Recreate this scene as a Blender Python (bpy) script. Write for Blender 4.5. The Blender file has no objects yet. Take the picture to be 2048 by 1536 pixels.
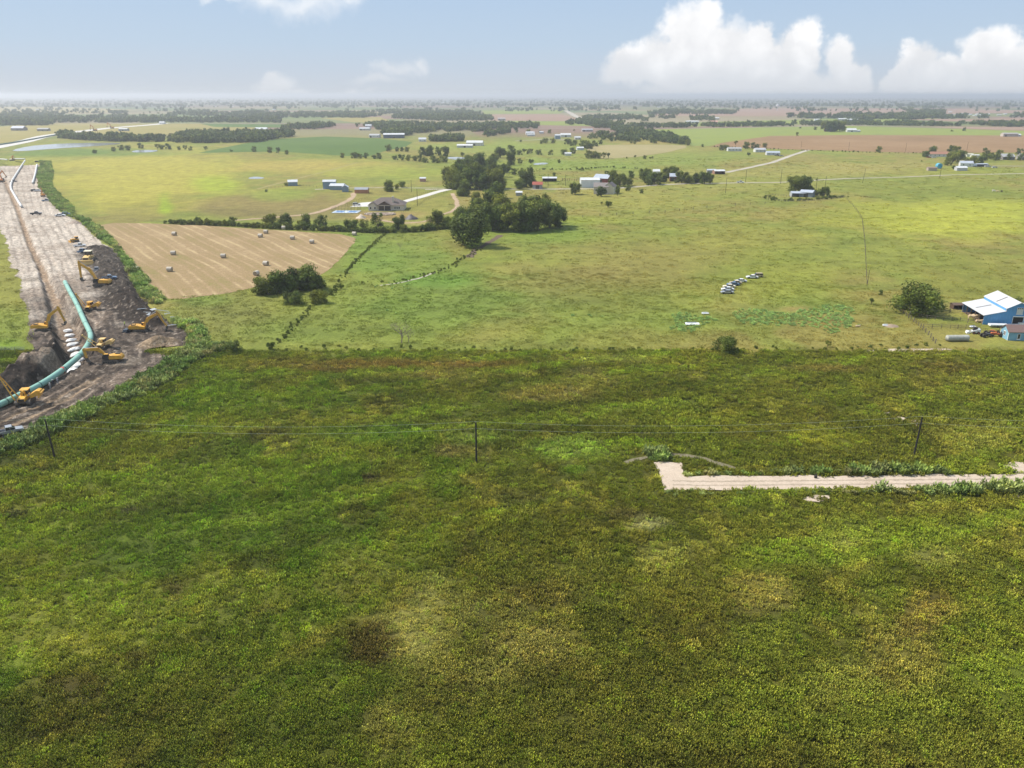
import bpy, bmesh, math, random
import numpy as np
from mathutils import Vector, Matrix
random.seed(7)
RNG = np.random.default_rng(11)
SC = bpy.context.scene
C = SC.collection
# ------------------------------------------------------------------ camera
H = 70.0; F = 1585.0; PITCH = math.atan(578 / F)
cp, sp = math.cos(PITCH), math.sin(PITCH)
cam = bpy.data.cameras.new('camera'); camo = bpy.data.objects.new('camera', cam); C.objects.link(camo)
camo.location = (0, 0, H); camo.rotation_euler = (math.pi / 2 - PITCH, 0, 0)
cam.sensor_width = 36; cam.lens = 36 * F / 2048; cam.clip_start = 1; cam.clip_end = 200000
SC.camera = camo
def ray(px, py):
    a = (px - 1024) / F; b = (768 - py) / F
    return (a, cp + b * sp, -sp + b * cp)
def G(px, py, z=0.0):
    """photo pixel (2048 wide) -> point on the ground plane"""
    a, y, dz = ray(px, py); t = (z - H) / dz
    return (a * t, y * t)
def Pn(x, y, z=0.0):
    """numpy: world -> photo pixel"""
    dz = z - H
    d = y * cp - dz * sp; d = np.maximum(d, 1e-3)
    return 1024 + F * x / d, 768 - F * (y * sp + dz * cp) / d
def mpp(py, z=0.0):
    """metres per photo pixel (sideways) at the ground row py"""
    x, y = G(1024, py, z); return (y * cp + (H - z) * sp) / F
# ------------------------------------------------------------------ noise in numpy
def _h(ix, iy, s):
    n = (ix.astype(np.int64) * 374761393 + iy.astype(np.int64) * 668265263 + s * 974634777) & 0xffffffff
    n = ((n ^ (n >> 13)) * 1274126177) & 0xffffffff
    return ((n ^ (n >> 16)) & 0xffff) / 65535.0
def vn(x, y, s=0):
    ix = np.floor(x); iy = np.floor(y); fx = x - ix; fy = y - iy
    fx = fx * fx * (3 - 2 * fx); fy = fy * fy * (3 - 2 * fy)
    a = _h(ix, iy, s); b = _h(ix + 1, iy, s); c = _h(ix, iy + 1, s); d = _h(ix + 1, iy + 1, s)
    return (a * (1 - fx) + b * fx) * (1 - fy) + (c * (1 - fx) + d * fx) * fy
def fbm(x, y, sc, s=0, o=4, g=0.5):
    r = 0; a = 1; t = 0; x = x / sc; y = y / sc
    for k in range(o):
        r = r + a * vn(x + 17.3 * k, y - 9.1 * k, s + k); t += a; a *= g; x = x * 2.03; y = y * 2.03
    return r / t
def sstep(a, b, x):
    t = np.clip((x - a) / (b - a), 0, 1); return t * t * (3 - 2 * t)
def inpoly(x, y, poly):
    r = np.zeros(x.shape, bool); n = len(poly)
    for i in range(n):
        x1, y1 = poly[i]; x2, y2 = poly[(i + 1) % n]
        if y1 == y2: continue
        r ^= ((y1 > y) != (y2 > y)) & (x < (x2 - x1) * (y - y1) / (y2 - y1) + x1)
    return r
def dseg(x, y, pts):
    """distance to a polyline and the running length along it"""
    best = np.full(x.shape, 1e9); run = np.zeros(x.shape); L = 0
    for (x1, y1), (x2, y2) in zip(pts[:-1], pts[1:]):
        dx, dy = x2 - x1, y2 - y1; l2 = dx * dx + dy * dy; l = math.sqrt(l2)
        t = np.clip(((x - x1) * dx + (y - y1) * dy) / l2, 0, 1)
        d = np.hypot(x - x1 - t * dx, y - y1 - t * dy)
        m = d < best; best = np.where(m, d, best); run = np.where(m, L + t * l, run); L += l
    return best, run
# ------------------------------------------------------------------ naming
def tag(o, label=None, cat=None, group=None, kind=None):
    if label: o['label'] = label
    if cat: o['category'] = cat
    if group: o['group'] = group
    if kind: o['kind'] = kind
    return o
def thing(name, label, cat, loc=(0, 0, 0), rz=0.0, group=None):
    o = bpy.data.objects.new(name, None); o.empty_display_size = 0.5; C.objects.link(o)
    o.location = loc; o.rotation_euler = (0, 0, rz)
    return tag(o, label, cat, group)
def kids(o): return [c for c in bpy.data.objects if c.parent == o]
def dup(root, loc, rz=None, label=None, scale=None, group=None, tree=None):
    r = root.copy(); C.objects.link(r); r.location = loc
    if rz is not None: r.rotation_euler = (0, 0, rz)
    if scale is not None: r.scale = (scale,) * 3 if isinstance(scale, (int, float)) else scale
    if label: r['label'] = label
    if group: r['group'] = group
    for ch, subs in (tree if tree is not None else kidtree(root)):
        c = ch.copy(); C.objects.link(c); c.parent = r
        for g in subs:
            d = g.copy(); C.objects.link(d); d.parent = c
    return r
def kidtree(root): return [(c, kids(c)) for c in kids(root)]
# ------------------------------------------------------------------ mesh builder
class MB:
    def __init__(s): s.v = []; s.f = []
    def add(s, vs, fs):
        n = len(s.v); s.v += [tuple(v) for v in vs]; s.f += [tuple(i + n for i in f) for f in fs]; return s
    def box(s, cx, cy, cz, sx, sy, sz, rz=0, rx=0, ry=0):
        R = Matrix.Rotation(rz, 3, 'Z') @ Matrix.Rotation(ry, 3, 'Y') @ Matrix.Rotation(rx, 3, 'X')
        vs = [R @ Vector((a * sx / 2, b * sy / 2, c * sz / 2)) + Vector((cx, cy, cz)) for a in (-1, 1) for b in (-1, 1) for c in (-1, 1)]
        return s.add(vs, [(0, 1, 3, 2), (4, 6, 7, 5), (0, 4, 5, 1), (2, 3, 7, 6), (0, 2, 6, 4), (1, 5, 7, 3)])
    def prism(s, poly, y0, y1, axis='y'):
        """poly in (x,z) extruded along y (or poly (y,z) extruded along x)"""
        n = len(poly)
        if axis == 'y': vs = [(a, y0, b) for a, b in poly] + [(a, y1, b) for a, b in poly]
        elif axis == 'x': vs = [(y0, a, b) for a, b in poly] + [(y1, a, b) for a, b in poly]
        else: vs = [(a, b, y0) for a, b in poly] + [(a, b, y1) for a, b in poly]
        fs = [tuple(range(n)), tuple(range(2 * n - 1, n - 1, -1))]
        fs += [(i, i + n, (i + 1) % n + n, (i + 1) % n) for i in range(n)]
        return s.add(vs, fs)
    def tube(s, pts, r, seg=8, r2=None):
        pts = [Vector(p) for p in pts]; n = len(pts); vs = []; fs = []
        for i, p in enumerate(pts):
            d = (pts[min(i + 1, n - 1)] - pts[max(i - 1, 0)]).normalized()
            u = d.cross(Vector((0, 0, 1)));
            if u.length < 1e-3: u = d.cross(Vector((0, 1, 0)))
            u.normalize(); w = d.cross(u)
            rr = r if r2 is None else r + (r2 - r) * i / (n - 1)
            vs += [p + rr * (math.cos(2 * math.pi * k / seg) * u + math.sin(2 * math.pi * k / seg) * w) for k in range(seg)]
        for i in range(n - 1):
            for k in range(seg):
                a = i * seg + k; b = i * seg + (k + 1) % seg; fs.append((a, b, b + seg, a + seg))
        fs.append(tuple(range(seg))[::-1]); fs.append(tuple(range((n - 1) * seg, n * seg)))
        return s.add(vs, fs)
    def quad(s, a, b, c, d): return s.add([a, b, c, d], [(0, 1, 2, 3)])
    def build(s, name, mat, parent=None, smooth=False):
        me = bpy.data.meshes.new(name); me.from_pydata(s.v, [], s.f); me.update()
        b = bmesh.new(); b.from_mesh(me); bmesh.ops.recalc_face_normals(b, faces=b.faces); b.to_mesh(me); b.free()
        if smooth:
            for p in me.polygons: p.use_smooth = True
        o = bpy.data.objects.new(name, me); C.objects.link(o)
        if mat: me.materials.append(mat)
        if parent: o.parent = parent
        return o
# ------------------------------------------------------------------ materials
def newmat(name):
    m = bpy.data.materials.new(name); m.use_nodes = True; nt = m.node_tree
    return m, nt, nt.nodes['Principled BSDF']
def N(nt, t, **kw):
    n = nt.nodes.new(t)
    for k, v in kw.items(): setattr(n, k, v)
    return n
def mathn(nt, op, a, b=None, clamp=False):
    n = N(nt, 'ShaderNodeMath', operation=op, use_clamp=clamp)
    for i, v in enumerate((a, b)):
        if v is None: continue
        if hasattr(v, 'is_output') or hasattr(v, 'links'): nt.links.new(v, n.inputs[i])
        else: n.inputs[i].default_value = v
    return n.outputs[0]
def noise(nt, vec, sc, det=3, rough=.55, dist=0):
    n = N(nt, 'ShaderNodeTexNoise'); n.inputs['Scale'].default_value = sc
    n.inputs['Detail'].default_value = det; n.inputs['Roughness'].default_value = rough
    n.inputs['Distortion'].default_value = dist
    if vec is not None: nt.links.new(vec, n.inputs['Vector'])
    return n.outputs['Fac']
def ramp(nt, fac, stops):
    n = N(nt, 'ShaderNodeValToRGB'); e = n.color_ramp.elements
    while len(e) < len(stops): e.new(0.5)
    for i, (p, c) in enumerate(stops):
        e[i].position = p; e[i].color = tuple(c) + (1,) if len(c) == 3 else c
    nt.links.new(fac, n.inputs[0]); return n.outputs[0]
def mixc(nt, fac, a, b, mode='MIX'):
    n = N(nt, 'ShaderNodeMix', data_type='RGBA', blend_type=mode)
    for i, v in ((0, fac), (6, a), (7, b)):
        if isinstance(v, (int, float)): n.inputs[i].default_value = v
        elif isinstance(v, tuple): n.inputs[i].default_value = v + (1,) if len(v) == 3 else v
        else: nt.links.new(v, n.inputs[i])
    return n.outputs[2]
def worldpos(nt): return N(nt, 'ShaderNodeNewGeometry').outputs['Position']
def objpos(nt): return N(nt, 'ShaderNodeTexCoord').outputs['Object']
def m_paint(name, col, rough=.6, var=.12, sc=1.5, metal=0.0, dirt=None, spec=.4):
    """surface colour with patchy wear"""
    m, nt, b = newmat(name); p = objpos(nt)
    f = noise(nt, p, sc, 4, .6); d = dirt or tuple(c * .6 for c in col)
    c = mixc(nt, ramp(nt, f, [(.35, (0, 0, 0)), (.75, (1, 1, 1))]), tuple(min(1, x * (1 + var * .4)) for x in col), tuple(col[i] * (1 - var * 2) + d[i] * var * 2 for i in range(3)))
    nt.links.new(c, b.inputs['Base Color']); b.inputs['Roughness'].default_value = rough
    b.inputs['Metallic'].default_value = metal; b.inputs['Specular IOR Level'].default_value = spec
    return m
def m_ribbed(name, col, rough=.45, metal=0.0, period=.9, axis=0, rust=None, spec=.5):
    """corrugated sheet with ribs, some streaks"""
    m, nt, b = newmat(name); p = objpos(nt)
    sx = N(nt, 'ShaderNodeSeparateXYZ'); nt.links.new(p, sx.inputs[0])
    w = mathn(nt, 'SINE', mathn(nt, 'MULTIPLY', sx.outputs[axis], 2 * math.pi / period))
    bp = N(nt, 'ShaderNodeBump'); bp.inputs['Strength'].default_value = .35; bp.inputs['Distance'].default_value = .05
    nt.links.new(w, bp.inputs['Height']); nt.links.new(bp.outputs[0], b.inputs['Normal'])
    f = noise(nt, p, .35, 5, .65)
    c2 = rust or tuple(x * .82 for x in col)
    c = mixc(nt, ramp(nt, f, [(.42, (0, 0, 0)), (.72, (1, 1, 1))]), col, c2)
    nt.links.new(c, b.inputs['Base Color']); b.inputs['Roughness'].default_value = rough
    b.inputs['Metallic'].default_value = metal; b.inputs['Specular IOR Level'].default_value = spec
    return m
def m_ground(name, stops, s1=.02, s2=.25, s3=1.6, rough=.95, bump=.6, fine=.55, dist=.4):
    """soil / field surface: broad patches, mid clumps, fine grain"""
    m, nt, b = newmat(name); p = worldpos(nt)
    f = mathn(nt, 'ADD', mathn(nt, 'MULTIPLY', noise(nt, p, s1, 4, .6, dist), .6), mathn(nt, 'MULTIPLY', noise(nt, p, s2, 3, .6), .4))
    c = ramp(nt, f, stops)
    g = noise(nt, p, s3, 3, .7)
    v = ramp(nt, g, [(.3, (1 - fine,) * 3), (.7, (1 + fine * .4,) * 3)])
    c = mixc(nt, 1.0, c, v, 'MULTIPLY')
    nt.links.new(c, b.inputs['Base Color']); b.inputs['Roughness'].default_value = rough
    b.inputs['Specular IOR Level'].default_value = .1
    if bump:
        bp = N(nt, 'ShaderNodeBump'); bp.inputs['Strength'].default_value = bump; bp.inputs['Distance'].default_value = .3
        nt.links.new(g, bp.inputs['Height']); nt.links.new(bp.outputs[0], b.inputs['Normal'])
    return m
def m_attr(name, inst=False, fine=((.35, .5), (1.3, .45)), rough=.95, bump=.5, trans=0.0, hvar=False):
    """colour from the Col attribute (tone of each spot, one painted sunlit patch included) times procedural grain"""
    m, nt, b = newmat(name); p = worldpos(nt)
    a = N(nt, 'ShaderNodeAttribute', attribute_name='Col'); a.attribute_type = 'INSTANCER' if inst else 'GEOMETRY'
    c = a.outputs['Color']; last = None
    for sc, amt in fine:
        g = noise(nt, p, sc, 3, .65); last = g
        c = mixc(nt, 1.0, c, ramp(nt, g, [(.3, (1 - amt,) * 3), (.7, (1 + amt * .6,) * 3)]), 'MULTIPLY')
    if hvar:
        t = N(nt, 'ShaderNodeAttribute', attribute_name='tip')
        c = mixc(nt, 1.0, c, t.outputs['Color'], 'MULTIPLY')
        r = N(nt, 'ShaderNodeObjectInfo').outputs['Random']
        c = mixc(nt, 1.0, c, ramp(nt, r, [(0, (.7, .74, .7)), (.5, (1, 1, 1)), (1, (1.3, 1.18, 1.1))]), 'MULTIPLY')
    nt.links.new(c, b.inputs['Base Color']); b.inputs['Roughness'].default_value = rough
    b.inputs['Specular IOR Level'].default_value = .15
    if bump and last is not None:
        bp = N(nt, 'ShaderNodeBump'); bp.inputs['Strength'].default_value = bump; bp.inputs['Distance'].default_value = .5
        nt.links.new(last, bp.inputs['Height']); nt.links.new(bp.outputs[0], b.inputs['Normal'])
    return m
M = {}
# ------------------------------------------------------------------ light and sky
SUN_EL = math.radians(50); SUN_AZ = math.radians(-72)      # azimuth measured from +Y towards +X
SC.view_settings.view_transform = 'Standard'; SC.view_settings.look = 'None'
SC.view_settings.gamma = 1; SC.view_settings.use_curve_mapping = False; SC.view_settings.exposure = 0.35
sd = Vector((math.sin(SUN_AZ) * math.cos(SUN_EL), math.cos(SUN_AZ) * math.cos(SUN_EL), math.sin(SUN_EL)))
sun = bpy.data.lights.new('sun', 'SUN'); suno = bpy.data.objects.new('sun', sun); C.objects.link(suno)
sun.energy = 4.9; sun.angle = math.radians(0.5); sun.color = (1, .95, .87)
suno.rotation_euler = sd.to_track_quat('Z', 'Y').to_euler(); suno.location = (0, 0, 400)
W = bpy.data.worlds.new('World'); SC.world = W; W.use_nodes = True; nt = W.node_tree
bg = nt.nodes['Background']
sky = N(nt, 'ShaderNodeTexSky', sky_type='NISHITA'); sky.sun_disc = False
sky.sun_elevation = SUN_EL; sky.sun_rotation = SUN_AZ
sky.air_density = 1.0; sky.dust_density = 2.2; sky.ozone_density = 1.0; sky.altitude = 200
tc = N(nt, 'ShaderNodeTexCoord'); sep = N(nt, 'ShaderNodeSeparateXYZ'); nt.links.new(tc.outputs['Generated'], sep.inputs[0])
yy = mathn(nt, 'MAXIMUM', sep.outputs['Y'], .02)
U = mathn(nt, 'DIVIDE', sep.outputs['X'], yy); V = mathn(nt, 'DIVIDE', sep.outputs['Z'], yy)
cmb = N(nt, 'ShaderNodeCombineXYZ'); nt.links.new(U, cmb.inputs[0]); nt.links.new(V, cmb.inputs[1])
wn = N(nt, 'ShaderNodeTexNoise'); wn.inputs['Scale'].default_value = 13; wn.inputs['Detail'].default_value = 9; wn.inputs['Roughness'].default_value = .62; nt.links.new(cmb.outputs[0], wn.inputs['Vector'])
ws = N(nt, 'ShaderNodeSeparateColor'); nt.links.new(wn.outputs['Color'], ws.inputs[0])
U = mathn(nt, 'ADD', U, mathn(nt, 'MULTIPLY', mathn(nt, 'SUBTRACT', ws.outputs[0], .5), .085)); VW = mathn(nt, 'ADD', V, mathn(nt, 'MULTIPLY', mathn(nt, 'SUBTRACT', ws.outputs[1], .5), .075))
cw = N(nt, 'ShaderNodeCombineXYZ'); nt.links.new(U, cw.inputs[0]); nt.links.new(VW, cw.inputs[1])
vo = N(nt, 'ShaderNodeTexVoronoi', feature='SMOOTH_F1'); vo.inputs['Scale'].default_value = 34; vo.inputs['Smoothness'].default_value = .35; nt.links.new(cw.outputs[0], vo.inputs['Vector'])
n1 = noise(nt, cmb.outputs[0], 9, 6, .6); n2 = noise(nt, cmb.outputs[0], 24, 8, .68)
nz = mathn(nt, 'ADD', mathn(nt, 'MULTIPLY', mathn(nt, 'SUBTRACT', n1, .5), 1.1), mathn(nt, 'MULTIPLY', mathn(nt, 'SUBTRACT', n2, .5), .9))
nz = mathn(nt, 'SUBTRACT', nz, mathn(nt, 'MULTIPLY', mathn(nt, 'SUBTRACT', vo.outputs['Distance'], .42), .75))
def cloud_blobs(bl, soft, namp, dens):
    acc = None
    for (px, py, rx, ry) in bl:
        a, y, z = ray(px, py); u0, v0 = a / y, z / y
        du = mathn(nt, 'MULTIPLY', mathn(nt, 'SUBTRACT', U, u0), F / rx * 0.94); dv = mathn(nt, 'MULTIPLY', mathn(nt, 'SUBTRACT', VW, v0), F / ry * 1.06)
        d = mathn(nt, 'SQRT', mathn(nt, 'ADD', mathn(nt, 'MULTIPLY', du, du), mathn(nt, 'MULTIPLY', dv, dv)))
        e = mathn(nt, 'SUBTRACT', 1.0, d)
        acc = e if acc is None else mathn(nt, 'MAXIMUM', acc, e)
    f = mathn(nt, 'ADD', acc, mathn(nt, 'MULTIPLY', nz, namp))
    mr = N(nt, 'ShaderNodeMapRange', interpolation_type='SMOOTHSTEP'); nt.links.new(f, mr.inputs[0])
    mr.inputs[1].default_value = 0.0; mr.inputs[2].default_value = soft; mr.inputs[4].default_value = dens
    return mr.outputs[0]
big = [(1385, 75, 85, 78), (1440, 110, 120, 80), (1330, 120, 90, 75), (1255, 140, 55, 60), (1520, 140, 120, 80), (1600, 105, 55, 68), (1520, 90, 50, 48),
       (1440, 190, 200, 70), (1600, 190, 130, 60), (1690, 120, 45, 55), (1700, 165, 62, 60), (1840, 110, 55, 52), (1870, 165, 110, 75), (1980, 90, 58, 58),
       (2000, 150, 110, 85), (2060, 120, 60, 60), (1800, 150, 35, 40), (2200, 140, 160, 90), (2420, 120, 120, 80)]
small = [(545, 178, 52, 30), (500, 192, 60, 16), (600, 190, 50, 16), (700, 188, 60, 14), (545, 165, 26, 18)]
wisp = [(620, 5, 120, 42), (540, -8, 90, 40), (700, 0, 60, 30), (800, 138, 60, 20), (845, 130, 22, 24), (760, 160, 50, 15), (430, -5, 50, 14)]
mb = cloud_blobs([(a, b + 2, c * .92, d * .95) for a, b, c, d in big], .42, .42, 1.0); ms = cloud_blobs(small, .8, .35, .85); mw = cloud_blobs(wisp, 1.0, .5, .62)
msk = mathn(nt, 'MAXIMUM', mb, mathn(nt, 'MAXIMUM', ms, mw))
front = N(nt, 'ShaderNodeMapRange'); nt.links.new(sep.outputs['Y'], front.inputs[0]); front.inputs[1].default_value = .03; front.inputs[2].default_value = .12
msk = mathn(nt, 'MULTIPLY', msk, front.outputs[0])
# clouds sink into the haze above the horizon
fade = N(nt, 'ShaderNodeMapRange', interpolation_type='SMOOTHSTEP'); nt.links.new(V, fade.inputs[0]); fade.inputs[1].default_value = 0.0; fade.inputs[2].default_value = .055
fade.inputs[3].default_value = .6
msk = mathn(nt, 'MULTIPLY', msk, fade.outputs[0])
hz = N(nt, 'ShaderNodeMapRange', interpolation_type='SMOOTHSTEP'); nt.links.new(sep.outputs['Z'], hz.inputs[0]); hz.inputs[1].default_value = -.02; hz.inputs[2].default_value = .30; hz.inputs[3].default_value = .93; hz.inputs[4].default_value = .86
pale = mixc(nt, 1.0, ramp(nt, mathn(nt, 'MULTIPLY', sep.outputs['Z'], 4.0), [(0, (.50, .54, .59)), (.10, (.46, .53, .62)), (.22, (.415, .52, .645)), (.45, (.365, .485, .65))]), (10., 10., 10.), 'MULTIPLY')
skyc = mixc(nt, hz.outputs[0], sky.outputs[0], pale)
cshade = N(nt, 'ShaderNodeMapRange', interpolation_type='SMOOTHSTEP'); nt.links.new(mathn(nt, 'ADD', V, mathn(nt, 'MULTIPLY', nz, .085)), cshade.inputs[0]); cshade.inputs[1].default_value = .0; cshade.inputs[2].default_value = .10
ccol = mixc(nt, cshade.outputs[0], (6.5, 6.6, 6.8), (8.4, 8.4, 8.45))
skyc = mixc(nt, msk, skyc, ccol)
nt.links.new(skyc, bg.inputs['Color']); bg.inputs['Strength'].default_value = 0.1
# ------------------------------------------------------------------ haze
hb = MB().box(0, 0, 40, 76000, 76000, 96.0)   # bottom -8, top 88
hm = bpy.data.materials.new('haze_air'); hm.use_nodes = True; hn = hm.node_tree; hn.nodes.clear()
ho = N(hn, 'ShaderNodeOutputMaterial'); hv = N(hn, 'ShaderNodeVolumePrincipled')
hv.inputs['Color'].default_value = (.93, .95, .98, 1); hv.inputs['Density'].default_value = HAZE = 0.00014; hv.inputs['Anisotropy'].default_value = .4
hn.links.new(hv.outputs[0], ho.inputs['Volume'])
hz_o = hb.build('haze', hm); tag(hz_o, 'pale blue haze lying over the far farmland', 'haze', kind='stuff')
# ================================================================== GROUND
LINE_Y = G(1024, 704)[1]            # far edge of the weedy lot
def col(*c): return np.array(c)
def blend(c, k, new):
    return c * (1 - k[..., None]) + np.asarray(new) * k[..., None]
def spot(px, py, u0, v0, rx, ry, warp, pw=1.0):
    d = np.hypot((px - u0) / rx, (py - v0) / ry)
    return sstep(1.25, .35, d + (warp - .5) * 1.1) * pw
# polygons of the construction strip, in photo pixels
DIRT = [(0, 452), (6, 470), (20, 500), (24, 530), (40, 560), (42, 590), (55, 615), (58, 640), (60, 665), (62, 690), (64, 708), (40, 716), (0, 748), (-60, 790), (-160, 900),
        (-120, 960), (0, 877), (60, 857), (120, 830), (180, 802), (235, 786), (290, 750), (335, 728), (345, 712), (290, 708), (300, 697), (372, 690), (378, 662), (360, 655), (330, 640),
        (300, 612), (280, 590), (262, 560), (245, 520), (222, 495), (196, 478), (178, 465), (168, 448), (140, 436), (118, 420), (104, 405), (92, 390), (80, 375), (76, 350), (82, 330), (72, 321), (0, 318), (-60, 317), (-200, 330), (-200, 440)]
DIRTW = [G(*p) for p in DIRT]
TREN = [(8, 360), (34, 415), (46, 450), (60, 490), (82, 535), (98, 570), (112, 600), (124, 630), (134, 655), (147, 680), (152, 700), (144, 716), (122, 732), (90, 750), (45, 770), (0, 786), (-60, 812)]
TRENW = [G(*p) for p in TREN]
PIPE = [(130, 564), (139.5, 583), (154, 608), (168, 641), (178, 660), (182, 671), (180, 682), (170, 699), (156, 714.5), (141, 727), (125, 740), (102, 756), (81, 769), (59, 780.5), (32, 794), (0, 809), (-70, 838)]
def near_col(x, y):
    """tall weeds of the lot: dark green, olive, reddish and straw patches"""
    px, py = Pn(x, y)
    n1 = fbm(x, y * .55, 24, 1); n2 = fbm(x, y * .7, 7, 5); n3 = fbm(x, y, 2.2, 9, 3); n4 = fbm(x + 300, y * .6, 14, 21)
    c = np.ones(x.shape + (3,)) * col(.070, .093, .0150)
    c = blend(c, sstep(.45, .68, n1), (.062, .108, .011))
    c = blend(c, sstep(.50, .68, n4) * .8, (.115, .125, .019))
    c = blend(c, sstep(.55, .75, n2) * .55, (.062, .052, .020))
    right = sstep(500, 1500, px + (n1 - .5) * 900)
    c = blend(c, right * .55, (.094, .094, .017))
    c = blend(c, sstep(.60, .72, n2) * sstep(.45, .6, n3) * .7, (.16, .16, .035))
    ua = x * .93 + y * .36 + 14 * (n1 - .5); va = -x * .36 + y * .93 + 18 * (fbm(x, y, 40, 35) - .5)
    b1 = fbm(ua / 7.0, va, 7.0, 37, 3); c = blend(c, sstep(.50, .68, b1) * .75, (.105, .145, .018)); c = c * (1 - .24 * sstep(.47, .30, b1))[..., None]
    w = fbm(x, y, 9, 31)
    for (u, v, rx, ry, cc, k) in [
        (850, 1270, 100, 110, (.27, .25, .115), .72), (1050, 1290, 100, 50, (.27, .24, .105), .7), (960, 1350, 130, 50, (.26, .24, .10), .7), (770, 1440, 60, 50, (.26, .24, .10), .7), (890, 1240, 70, 50, (.20, .19, .06), .7),
        (790, 1480, 90, 60, (.17, .17, .045), .6), (740, 1300, 60, 60, (.045, .028, .016), .85), (915, 1385, 30, 28, (.060, .036, .028), .9), (1060, 1200, 90, 50, (.09, .06, .02), .5),
        (1520, 1190, 70, 50, (.19, .17, .065), .8), (1330, 1120, 70, 45, (.17, .18, .06), .7), (1290, 1050, 50, 16, (.20, .20, .14), .6), (1800, 1330, 90, 70, (.17, .15, .05), .7),
        (1860, 1110, 70, 30, (.17, .18, .06), .6), (1690, 1085, 60, 26, (.16, .17, .06), .5), (1660, 1380, 90, 60, (.15, .14, .05), .5), (1850, 1230, 60, 40, (.14, .10, .04), .6),
        (150, 1290, 170, 90, (.165, .175, .035), .85), (270, 1320, 60, 30, (.05, .035, .02), .6), (150, 1370, 110, 40, (.06, .035, .02), .7), (40, 1330, 50, 50, (.12, .18, .02), .5),
        (30, 1030, 35, 9, (.045, .038, .025), .9), (260, 1022, 40, 9, (.06, .055, .04), .8), (500, 968, 18, 8, (.055, .035, .03), .8), (352, 1180, 32, 26, (.07, .045, .03), .8),
        (740, 955, 16, 8, (.055, .04, .03), .8), (20, 985, 40, 9, (.13, .09, .04), .7), (820, 730, 260, 12, (.13, .075, .035), .75), (870, 752, 150, 16, (.15, .13, .05), .6),
        (640, 742, 60, 8, (.10, .055, .03), .7), (1170, 745, 40, 10, (.09, .08, .06), .5), (1210, 720, 110, 10, (.15, .16, .06), .5), (1100, 790, 120, 18, (.16, .13, .055), .6),
        (1180, 760, 80, 14, (.15, .14, .05), .5), (900, 905, 60, 16, (.15, .12, .06), .55), (950, 875, 80, 16, (.11, .15, .04), .6), (1140, 900, 90, 26, (.13, .19, .045), .75),
        (1260, 888, 55, 10, (.11, .165, .014), .8), (1150, 940, 30, 12, (.07, .13, .014), .7), (1040, 1000, 60, 16, (.055, .06, .022), .7), (1250, 1030, 60, 12, (.07, .06, .035), .6),
        (1640, 738, 90, 10, (.10, .07, .035), .7), (1900, 735, 90, 14, (.075, .055, .022), .6), (1500, 790, 160, 26, (.085, .095, .016), .5), (1640, 880, 120, 20, (.16, .18, .022), .5),
        (1420, 850, 110, 30, (.115, .14, .018), .5), (1960, 870, 110, 40, (.12, .125, .035), .6), (1900, 760, 120, 16, (.12, .11, .03), .5), (470, 800, 120, 40, (.075, .125, .012), .6),
        (620, 790, 160, 30, (.085, .13, .014), .5), (560, 1000, 180, 60, (.070, .115, .012), .5), (300, 1090, 260, 70, (.060, .105, .012), .6), (760, 870, 120, 20, (.06, .12, .012), .6),
        (240, 1240, 260, 60, (.13, .155, .030), .6), (500, 1180, 220, 40, (.11, .13, .022), .5), (960, 1230, 190, 40, (.16, .165, .055), .6), (880, 1400, 150, 70, (.135, .14, .045), .6),
        (1700, 1050, 90, 18, (.12, .15, .03), .5), (1560, 1010, 20, 8, (.12, .17, .02), .5), (1400, 1180, 160, 90, (.095, .085, .016), .5), (1150, 1430, 260, 110, (.078, .072, .018), .5),
        (150, 1430, 260, 90, (.055, .045, .016), .5), (700, 1150, 80, 60, (.12, .12, .035), .5), (1180, 1140, 60, 60, (.11, .12, .03), .5), (400, 780, 60, 20, (.10, .15, .014), .6)]:
        c = blend(c, spot(px, py, u, v, rx, ry, w, k), cc)
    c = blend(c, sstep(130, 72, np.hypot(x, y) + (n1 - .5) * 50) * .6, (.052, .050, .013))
    lum = c.mean(-1, keepdims=True); c = c * .82 + lum * np.array([1.15, 1.35, .40]) * .18
    c *= (.78 + .44 * n3)[..., None]
    return c * np.array([1.42, 1.30, .84])
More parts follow.
